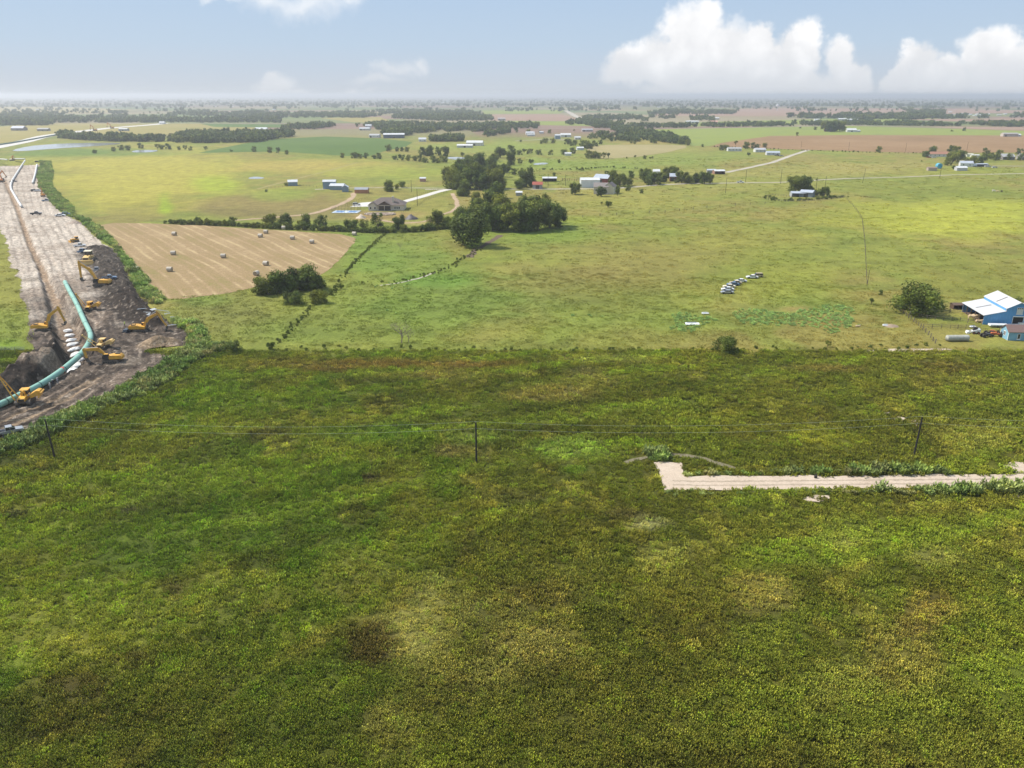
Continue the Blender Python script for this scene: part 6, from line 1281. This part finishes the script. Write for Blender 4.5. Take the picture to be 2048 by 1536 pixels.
bl = [(349, 471, 'near the far left corner of the hay field'), (347, 510, 'left centre of the hay field, upper of a pair'), (274, 542, 'at the left edge of the hay field'), (340, 543, 'left centre of the hay field, nearest the viewer there'), (447, 516, 'alone in the centre of the hay field'), (521, 475, 'in the upper centre, left of two close together'), (532, 467, 'in the upper centre, right of two close together'), (568, 459, 'right under the hedge row'),
      (585, 479, 'in the upper right, left of two'), (624, 487, 'in the upper right, right of two'), (709, 471, 'at the far right tip of the hay field'), (532, 531, 'just above the tree grove'), (513, 551, 'touching the left side of the grove, end towards the viewer')]
for i, (u, v, w) in enumerate(bl):
    x, y = G(u, v); rz = random.uniform(-.3, .3) if i != 12 else 1.3
    if i == 0: BP.location = (x, y, .04); BP.rotation_euler.z = rz; BP.scale = (1.08,) * 3; BP['label'] = 'round hay bale ' + w; BP['group'] = 'round bales on the hay field'
    else: dup(BP, (x, y, .04), rz, 'round hay bale ' + w, 1.08, tree=BT)
# the white row of wrapped bales by the fence = long roll
x, y = G(1914, 682); t = thing('wrapped_bale_row', 'long row of grey wrapped bales lying end to end near the shed', 'bales', (x, y, 0), .03)
for i in range(4):
    MB().tube([(-3.25 + i * 1.62, 0, .95), (-3.15 + i * 1.62, 0, .95), (-1.75 + i * 1.62, 0, .95), (-1.67 + i * 1.62, 0, .95)], .92 + .02 * (i % 2), 20).build('bale', m_paint('grey_weathered_wrap', (.36, .36, .31), .8, .35, 1.2) if i == 0 else bpy.data.materials['grey_weathered_wrap'], t, smooth=True)
# ---- power poles and lines
M['pole'] = m_paint('creosote_pole_wood', (.028, .024, .022), .9, .3, 2); M['wire'] = m_paint('aluminium_wire', (.62, .66, .50), .4, .02, metal=.3)
def pole(loc, h, label, arm=True, r=.20, group='power poles', lean=0.0, arz=0.0, tr=False):
    t = thing('power_pole', label, 'power pole', loc, arz, group); t.rotation_euler = (0, lean, arz); MB().tube([(0, 0, 0), (0, 0, h)], r, 8, r2=r * .75).build('shaft', M['pole'], t)
    if arm: MB().box(0, 0, h - .5, .12, 1.6, .12).build('crossarm', M['pole'], t)
    m_ = MB().tube([(0, -.0, h), (0, 0, h + .22)], .05, 6).tube([(.12, 0, h - 1.3), (.25, 0, h - 1.3)], .06, 6); m_.build('insulator', M['chrome'], t)
    if tr: MB().tube([(.35, 0, h - 2.2), (.35, 0, h - 1.3)], .25, 10).build('transformer', M['chrome'], t)
    return t
P3_ = [G(-900, 925), (-93.5, 147.1), (-7.2, 145.5), (82.8, 148.3), (170, 149)]
hs = 8.8; lean = [0, -.035, 0, .02, 0]
for i, lb in ((1, 'dark wooden power pole at the left edge of the weedy lot'), (2, 'dark wooden power pole in the middle of the weedy lot'), (3, 'dark wooden power pole right of the lot above the caliche road')): pole((P3_[i][0], P3_[i][1], 0), hs, lb, arm=False, lean=lean[i], group='power poles across the lot')
def wire(a, b, sag, r, label, group=None, n=24):
    a, b = Vector(a), Vector(b); pts = []
    for k in range(n + 1): q = a.lerp(b, k / n); q.z -= sag * 4 * (k / n) * (1 - k / n); pts.append(q)
    o = MB().tube(pts, r, 5).build('power_line', M['wire']); tag(o, label, 'wire', group)
for lv, dz in (('upper', .2), ('lower', -1.3)):
    for i, sec in ((0, 'leftmost span'), (1, 'span between left and middle poles'), (2, 'span between middle and right poles'), (3, 'rightmost span')):
        a, b = P3_[i], P3_[i + 1]; fa = lean[i] * hs; fb = lean[i + 1] * hs
        wire((a[0] + fa, a[1], hs + dz), (b[0] + fb, b[1], hs + dz), 1.5, .013, f'thin {lv} power wire across the lot, {sec}', 'power wires across the lot')
for (u, v, h, lb) in [(1561, 368, 12, 'slim utility pole left of the corral trees'), (1725, 366, 12, 'leaning utility pole on the right pasture lane'), (1879, 357, 11, 'utility pole at the lane below the blue tank'), (1632, 378, 9, 'short utility pole between the corral trees'), (1650, 375, 9, 'short utility pole behind the round corral tree'),
                      (1451, 386, 11, 'utility pole in the pasture below the gravel road'), (1491, 364, 10, 'utility pole at the gravel road right of the sheds'), (1096, 376, 11, 'utility pole right of the small red barn'), (1131, 372, 9, 'utility pole left of the white metal building'), (835, 411, 11, 'utility pole beside the farmhouse drive'), (823, 384, 9, 'utility pole behind the farmhouse, left one'),
                      (1602, 296, 9, 'far utility pole at the brown field edge, leftmost'), (1697, 301, 11, 'far utility pole at the brown field edge, second'), (1811, 303, 11, 'far utility pole at the brown field edge, third'), (1933, 304, 12, 'far utility pole at the brown field edge, rightmost'), (1734, 573, 6.5, 'thin bare pole standing by the fence corner in the pasture')]:
    x, y = G(u, v); pole((x, y, 0), h, lb, arm=False, r=.08 if 'thin bare' in lb else .15, group='utility poles in the distance', lean=.08 if 'leaning' in lb else 0)
# ---- wire fences: posts as parts of one fence
M['post'] = m_paint('grey_fence_post', (.16, .13, .10), .95, .3, 3)
def fence(pix, step, h, label, r=.07, wires=2, mat='post', rails=False, jitter=.1):
    w = [Vector(G(*p)) for p in pix]; t = thing('fence', label, 'fence', (*w[0], 0)); m_ = MB(); n_post = 0
    for a, b in zip(w[:-1], w[1:]):
        n = max(1, int((b - a).length / step))
        for j in range(n):
            q = a.lerp(b, j / n) - w[0]; hh = h * random.uniform(.9, 1.1)
            if n_post < 95: MB().tube([(q.x, q.y, 0), (q.x + random.uniform(-jitter, jitter), q.y, hh)], r * random.uniform(.8, 1.4), 6).build('post', M[mat], t)
            else: m_.tube([(q.x, q.y, 0), (q.x, q.y, hh)], r, 6)
            n_post += 1
        for k in range(wires):
            z = h * (.45 + .45 * k / max(1, wires - 1)); A = a - w[0]; B = b - w[0]; m_.tube([(A.x, A.y, z), (B.x, B.y, z)], .05 if rails else .015, 4)
    m_.build('rails' if rails else 'wires', M[mat], t); return t
fence([(1130, 438), (1200, 432), (1330, 425), (1440, 413), (1530, 408), (1550, 403)], 11, 1.7, 'long post fence crossing the right pasture', r=.14)
fence([(1690, 395), (1712, 420), (1724, 440), (1729, 480), (1734, 575)], 7, 1.5, 'post fence running down the bright right pasture', r=.10)
fence([(1795, 619), (1812, 632), (1832, 648), (1845, 660), (1856, 670), (1866, 682), (1874, 692)], 2.2, 1.4, 'leaning wooden fence curving left of the blue barn yard', r=.10, jitter=.25)
fence([(1800, 617), (1850, 620), (1900, 624), (1930, 628)], 2.6, 1.4, 'rail fence of the barn corral, back run', r=.07, rails=True); fence([(1822, 634), (1870, 640), (1920, 643), (1950, 650)], 2.4, 1.4, 'rail fence of the barn corral, middle run', r=.07, rails=True); fence([(1846, 656), (1900, 658), (1962, 658)], 2.2, 1.4, 'rail fence of the barn corral, front run', r=.07, rails=True)
fence([(150, 436), (240, 441), (335, 446)], 9, 1.4, 'wire fence above the hay field', r=.06); fence([(896, 386), (850, 402), (838, 412), (800, 428)], 3.5, 1.6, 'green mesh fence along the lower side of the drive', r=.05, mat='blk'); fence([(878, 380), (835, 392), (805, 400)], 3.5, 1.6, 'mesh fence along the upper side of the drive', r=.05, mat='blk')
fence([(738, 395), (700, 410), (668, 421)], 3.5, 1.6, 'mesh fence from the track down to the sport court', r=.05, mat='blk'); fence([(1525, 396), (1545, 391), (1590, 395)], 2.0, 1.5, 'rail fence of the corral at the grey barn', r=.1, rails=True); fence([(1652, 393), (1690, 396), (1640, 402), (1570, 404), (1530, 400)], 2.2, 1.5, 'weathered fence round the front of the grey barn corral', r=.09, rails=True)
fence([(535, 378), (565, 374), (600, 371), (640, 376)], 4, 1.4, 'brown post fence between the sheds of the golden field', r=.09); fence([(1125, 361), (1163, 362)], 2, 1.9, 'dark red pen fence left of the white metal building', r=.2, rails=True)
# ---- row of old cars in the pasture
gp = 'old cars parked in the right pasture'
oc = [(1454, 587, 'sil', 'old grey car, nearest of the row in the pasture', 'sedan'), (1455, 581, 'wht', 'old white car, second nearest of the pasture row', 'sedan'), (1458, 575.5, 'cream', 'old cream car, third nearest of the pasture row', 'sedan'), (1466, 571, 'bluecar', 'old blue grey car in the middle of the pasture row', 'sedan'), (1471, 568, 'tancar', 'old tan car behind the blue grey one in the row', 'sedan'), (1481, 564.5, 'wht', 'old white car, farthest of the tight row', 'sedan'), (1504, 556.5, 'wht', 'white car parked apart up the pasture, front one of two', 'sedan'), (1514, 554, 'tancar', 'rusty pink car parked behind the apart white car', 'suv')]
for (u, v, p, lb, k) in oc: x, y = G(u, v); vehicle((x, y, 0), math.pi + random.uniform(-.12, .12), lb, p, k, .98, gp)
# wreck bits lying in weeds
for (u, v, s, lb) in ((1384, 649, 2.6, 'white flat panel lying in the pasture weeds'), (1410, 628, 1.4, 'small white junk piece among grey green weeds'), (1771, 652, 1.2, 'pale board lying left of the barn corral'), (1945, 655, 1.2, 'white scrap by the barn corral fence')):
    x, y = G(u, v); o = MB().prism([(-s, -s * .35), (s * .9, -s * .4), (s, s * .3), (-s * .8, s * .4)], .25, .38, axis='z').box(0, s * .2, .45, s * 1.3, .1, .35).box(-s * .5, 0, .2, .2, s * .6, .4).build('scrap_piece', M['wht']); o.location = (x, y, 0); o.rotation_euler = (.1, .05, .2); tag(o, lb, 'scrap')
# white pipe rail and rubbish under the grove
a = G(560, 580, .9); b = G(613, 572, 1.1); o = MB().tube([(*a, .9), (*b, 1.3)], .16, 8).box(a[0], a[1], .45, .2, .2, .9).box(b[0], b[1], .6, .2, .2, 1.2).box((a[0] + b[0]) / 2, (a[1] + b[1]) / 2, .55, .2, .2, 1.1).build('white_rail', M['wht']); tag(o, 'long white pipe rail under the grove trees', 'rail')
for (u, v) in ((534, 588), (550, 586), (558, 586), (630, 571)):
    x, y = G(u, v); o = MB().prism([(-.9, -.3), (.7, -.5), (1.0, .3), (-.5, .5)], .05, .35, axis='z').box(.1, 0, .45, .8, .5, .2).build('junk_pile', M['wht']); o.location = (x, y, 0); tag(o, 'white junk lying under the grove by the hay field', 'junk', 'white junk under the grove')
# ---- cars by the houses
gp = 'cars at the farmhouses'
x, y = G(713, 411); vehicle((x, y, .12), .3, 'silver SUV on the farmhouse drive', 'sil', 'suv', 1.1, gp)
for (u, v, p, lb, k) in ((1858, 316, 'redcar', 'red car before the red roofed house', 'sedan'), (1868, 316, 'wht', 'white car before the red roofed house', 'sedan'), (1531, 305, 'wht', 'white van by the pale house below the brown field', 'suv'), (1538, 308, 'dkcar', 'dark car by the low white roofed house', 'sedan'), (1554, 312, 'dkcar', 'dark pickup at the lane below the brown field', 'pickup'), (1563, 313, 'sil', 'grey car on the lane below the brown field', 'sedan'), (1481, 366, 'wht', 'white truck driving on the gravel road', 'pickup'), (1975, 334, 'wht', 'white pickup on the dirt lane by the carport', 'pickup'), (1989, 336, 'wht', 'white trailer lying near the dirt lane', 'sedan')):
    x, y = G(u, v); vehicle((x, y, .1), random.uniform(-.3, .3), lb, p, k, 1.1, gp)
# white boat-like trailer row in front of the barn
x, y = G(1996, 654); t = thing('flatbed_trailer', 'long low white trailer parked along the blue barn front', 'trailer', (x, y, 0), -.09)
MB().box(0, 0, .75, 5.6, 1.9, .45).box(-2.6, 0, .6, .5, 1.6, .3).box(3.2, 0, .5, 1.2, .12, .12).build('deck', M['wht'], t)
for q in (-.6, .5):
    m_ = MB(); wheel(m_, q, -.95, .35, .2); wheel(m_, q, .95, .35, .2); m_.build('wheel', M['blk'], t)
x, y = G(2042, 655); o = MB().box(0, 0, .35, 6, 1.2, .5).box(1.4, 0, .85, 2.4, 1.1, .5).build('feed_bunk', M['wht']); o.location = (x, y + 2, 0); tag(o, 'white feed bunk at the right end of the blue barn front', 'bunk')
# skid steer / riding mowers / tractor
def tractor(px, py, rz, paint, label, s=1.0, rops=True, cat='tractor', name='tractor'):
    x, y = G(px, py); t = thing(name, label, cat, (x, y, 0), rz, 'small machines on the barn lawn'); t.scale = (s,) * 3; P = M[paint]
    MB().prism([(.1, .6), (.1, 1.25), (1.5, 1.2), (1.7, 1.0), (1.7, .6)], -.34, .34).box(-.5, 0, .75, 1.3, .5, .4).build('body', P, t); MB().box(-1.0, .62, 1.05, .9, .28, .12).box(-1.0, -.62, 1.05, .9, .28, .12).build('fender', P, t)
    for sy in (-1, 1):
        m_ = MB(); m_.tube([(-1.0, sy * .62 - .17, .62), (-1.0, sy * .62 + .17, .62)], .62, 14); m_.build('rear_wheel', M['blk'], t); m_ = MB(); m_.tube([(1.2, sy * .55 - .12, .36), (1.2, sy * .55 + .12, .36)], .36, 12); m_.build('front_wheel', M['blk'], t)
    MB().box(-.85, 0, 1.1, .5, .5, .12).box(-1.1, 0, 1.35, .1, .5, .45).build('seat', M['blk'], t); MB().tube([(-.1, 0, 1.15), (-.35, 0, 1.45)], .04, 6).tube([(-.36, 0, 1.44), (-.38, 0, 1.48)], .2, 10).build('steering_wheel', M['blk'], t)
    if rops: MB().tube([(-1.25, -.5, .8), (-1.25, -.5, 2.2), (-1.25, .5, 2.2), (-1.25, .5, .8)], .05, 6).build('roll_bar', M['blk'], t)
M['mower'] = m_paint('tractor_orange', (.50, .13, .04), .5, .2); M['dgrey'] = m_paint('charcoal_machine', (.06, .06, .065), .5, .2)
x, y = G(1949, 667); t = thing('skid_steer', 'white skid steer loader with red wheels left of the shed', 'loader', (x, y, 0), math.pi - .25, 'small machines on the barn lawn')
MB().prism([(-1.4, .4), (-1.4, 1.5), (-.7, 1.6), (.9, .9), (.9, .4)], -.65, .65).build('body', M['wht'], t); MB().prism([(-.5, 1.2), (-.5, 2.1), (.55, 2.1), (.7, .95)], -.5, .5).build('cab', M['blk'], t); MB().prism([(-1.5, 1.5), (-1.3, 1.7), (1.3, .8), (1.9, .3), (1.7, .2), (1.1, .6)], -.85, -.7).prism([(-1.5, 1.5), (-1.3, 1.7), (1.3, .8), (1.9, .3), (1.7, .2), (1.1, .6)], .7, .85).build('lift_arm', M['wht'], t)
MB().prism([(1.7, .05), (2.5, .05), (2.3, .7), (1.75, .75)], -.95, .95).build('bucket', M['wht'], t)
for a in (-.85, .45):
    for sy in (-.85, .85): m_ = MB(); m_.tube([(a, sy - .15, .42), (a, sy + .15, .42)], .42, 12); w_ = m_.build('wheel', M['blk'], t); MB().tube([(a, sy * 1.0 - .17, .42), (a, sy + .17, .42)], .2, 10).build('rim', M['redcar'], w_)
tractor(1971, 674, .2, 'dgrey', 'dark grey riding mower between loader and tractor', .95, rops=False, name='riding_mower', cat='mower'); tractor(1978, 669, .1, 'dgrey', 'black utility cart behind the grey riding mower', .9, rops=True, name='utility_cart', cat='cart'); tractor(1993, 673, 2.9, 'mower', 'old orange tractor beside the pale blue shed', 1.05); tractor(1989, 667, 2.6, 'mower', 'small orange tractor behind the old orange one', .85)
x, y = G(1913, 614); gable('rusty open feed shelter behind the corral', 1913, 617, 3.6, 2.6, 1.6, .4, 0, (.10, .06, .04), (.12, .08, .06), 'shed', open_front=True)
# ---- cattle
M['cow'] = m_paint('cream_cow_hide', (.62, .46, .28), .9, .15, 2); M['cow2'] = m_paint('white_cow_hide', (.66, .60, .52), .9, .12, 2); M['cow3'] = m_paint('dark_cow_hide', (.05, .035, .03), .8, .2, 2)
def cow(loc, rz, label, mat='cow', lying=False, graze=False, s=1.0):
    t = thing('cow', label, 'cow', loc, rz, 'cattle'); t.scale = (s,) * 3; me = bpy.data.meshes.new('body'); L = .12 if lying else 0; bz = -.62 if lying else 0
    vs = [(-.75, 0, 1.15 + bz), (-.3, 0, 1.08 + bz), (.25, 0, 1.08 + bz), (.65, 0, 1.18 + bz), (.95, 0, (1.30 if not graze else .95) + bz), (1.15, 0, (1.42 if not graze else .45) + bz), (1.42, 0, (1.28 if not graze else .18) + bz)]
    rad = [.30, .36, .37, .30, .19, .15, .085]; ed = [(i, i + 1) for i in range(6)]
    for sx, ji in ((-.72, 0), (.55, 3)):
        for sy in (-1, 1):
            b = len(vs)
            if lying: vs += [(sx, sy * .25, .35), (sx + .35, sy * .42, .12), (sx + .05, sy * .45, .08)]
            elif sx < 0: vs += [(sx, sy * .2, .82), (sx - .12, sy * .22, .45), (sx - .02, sy * .22, .06)]
            else: vs += [(sx, sy * .18, .78), (sx + .02, sy * .19, .42), (sx + .02, sy * .19, .06)]
            ed += [(ji, b), (b, b + 1), (b + 1, b + 2)]; rad += [.15, .07, .055]
    b = len(vs); vs += [(-1.02, 0, 1.2 + bz), (-1.1, 0, .75 + max(bz, -.4))]; ed += [(0, b), (b, b + 1)]; rad += [.04, .035]
    b = len(vs); z = (1.5 if not graze else .55) + bz; vs += [(1.1, .2, z), (1.1, -.2, z)]; ed += [(5, b), (5, b + 1)]; rad += [.045, .045]
    me.from_pydata(vs, ed, []); o = bpy.data.objects.new('body', me); C.objects.link(o); o.parent = t; sk = o.modifiers.new('s', 'SKIN')
    for i, r in enumerate(rad): me.skin_vertices[0].data[i].radius = (r, r)
    me.skin_vertices[0].data[1].use_root = True; o.modifiers.new('u', 'SUBSURF').levels = 1; me.materials.append(M[mat])
x, y = G(1943, 640); cow((x, y, 0), -.4, 'cream cow standing at the open side of the blue barn', s=1.25); x, y = G(1957, 645); cow((x, y, 0), -.1, 'cream cow lying near the barn corner', lying=True, s=1.15); x, y = G(1950, 638); cow((x, y, 0), -.5, 'cream cow behind the standing one under the barn roof', s=1.15)
x, y = G(1823, 626); cow((x, y, 0), .3, 'white calf lying in the shade of the spreading tree', 'cow2', lying=True, s=.9); x, y = G(1715, 654); cow((x, y, 0), .1, 'reddish calf lying alone in the weeds', 'cow', lying=True, s=.8)
for i, (u, v) in enumerate(((1987, 384), (1995, 385), (2003, 385))): x, y = G(u, v); cow((x, y, 0), random.uniform(-1, 1), ['white cow grazing in the far right pasture', 'pale cow grazing, middle of the far right three', 'brown cow grazing, rightmost of the far right three'][i], ['cow2', 'cow', 'cow3'][i], graze=True, s=1.2)
# boulder heap by tree and surveyor marker
mound(1868, 612, 6, 1.0, cm('wall', (.38, .34, .27)), 'pale grey heap of brush right of the spreading tree', 'brush_heap')
mound(1782, 652, 5, .5, cm('wall', (.30, .22, .15)), 'low brown soil heap before the corral fence')
x, y = G(1631, 957); t = thing('survey_marker', 'tiny dark survey stake on the caliche road', 'stake', (x, y, .12)); MB().tube([(0, 0, 0), (0, 0, 1.0)], .05, 6).build('stake', M['post'], t); MB().box(0, 0, .25, .5, .4, .5).build('bucket_base', M['blk'], t)
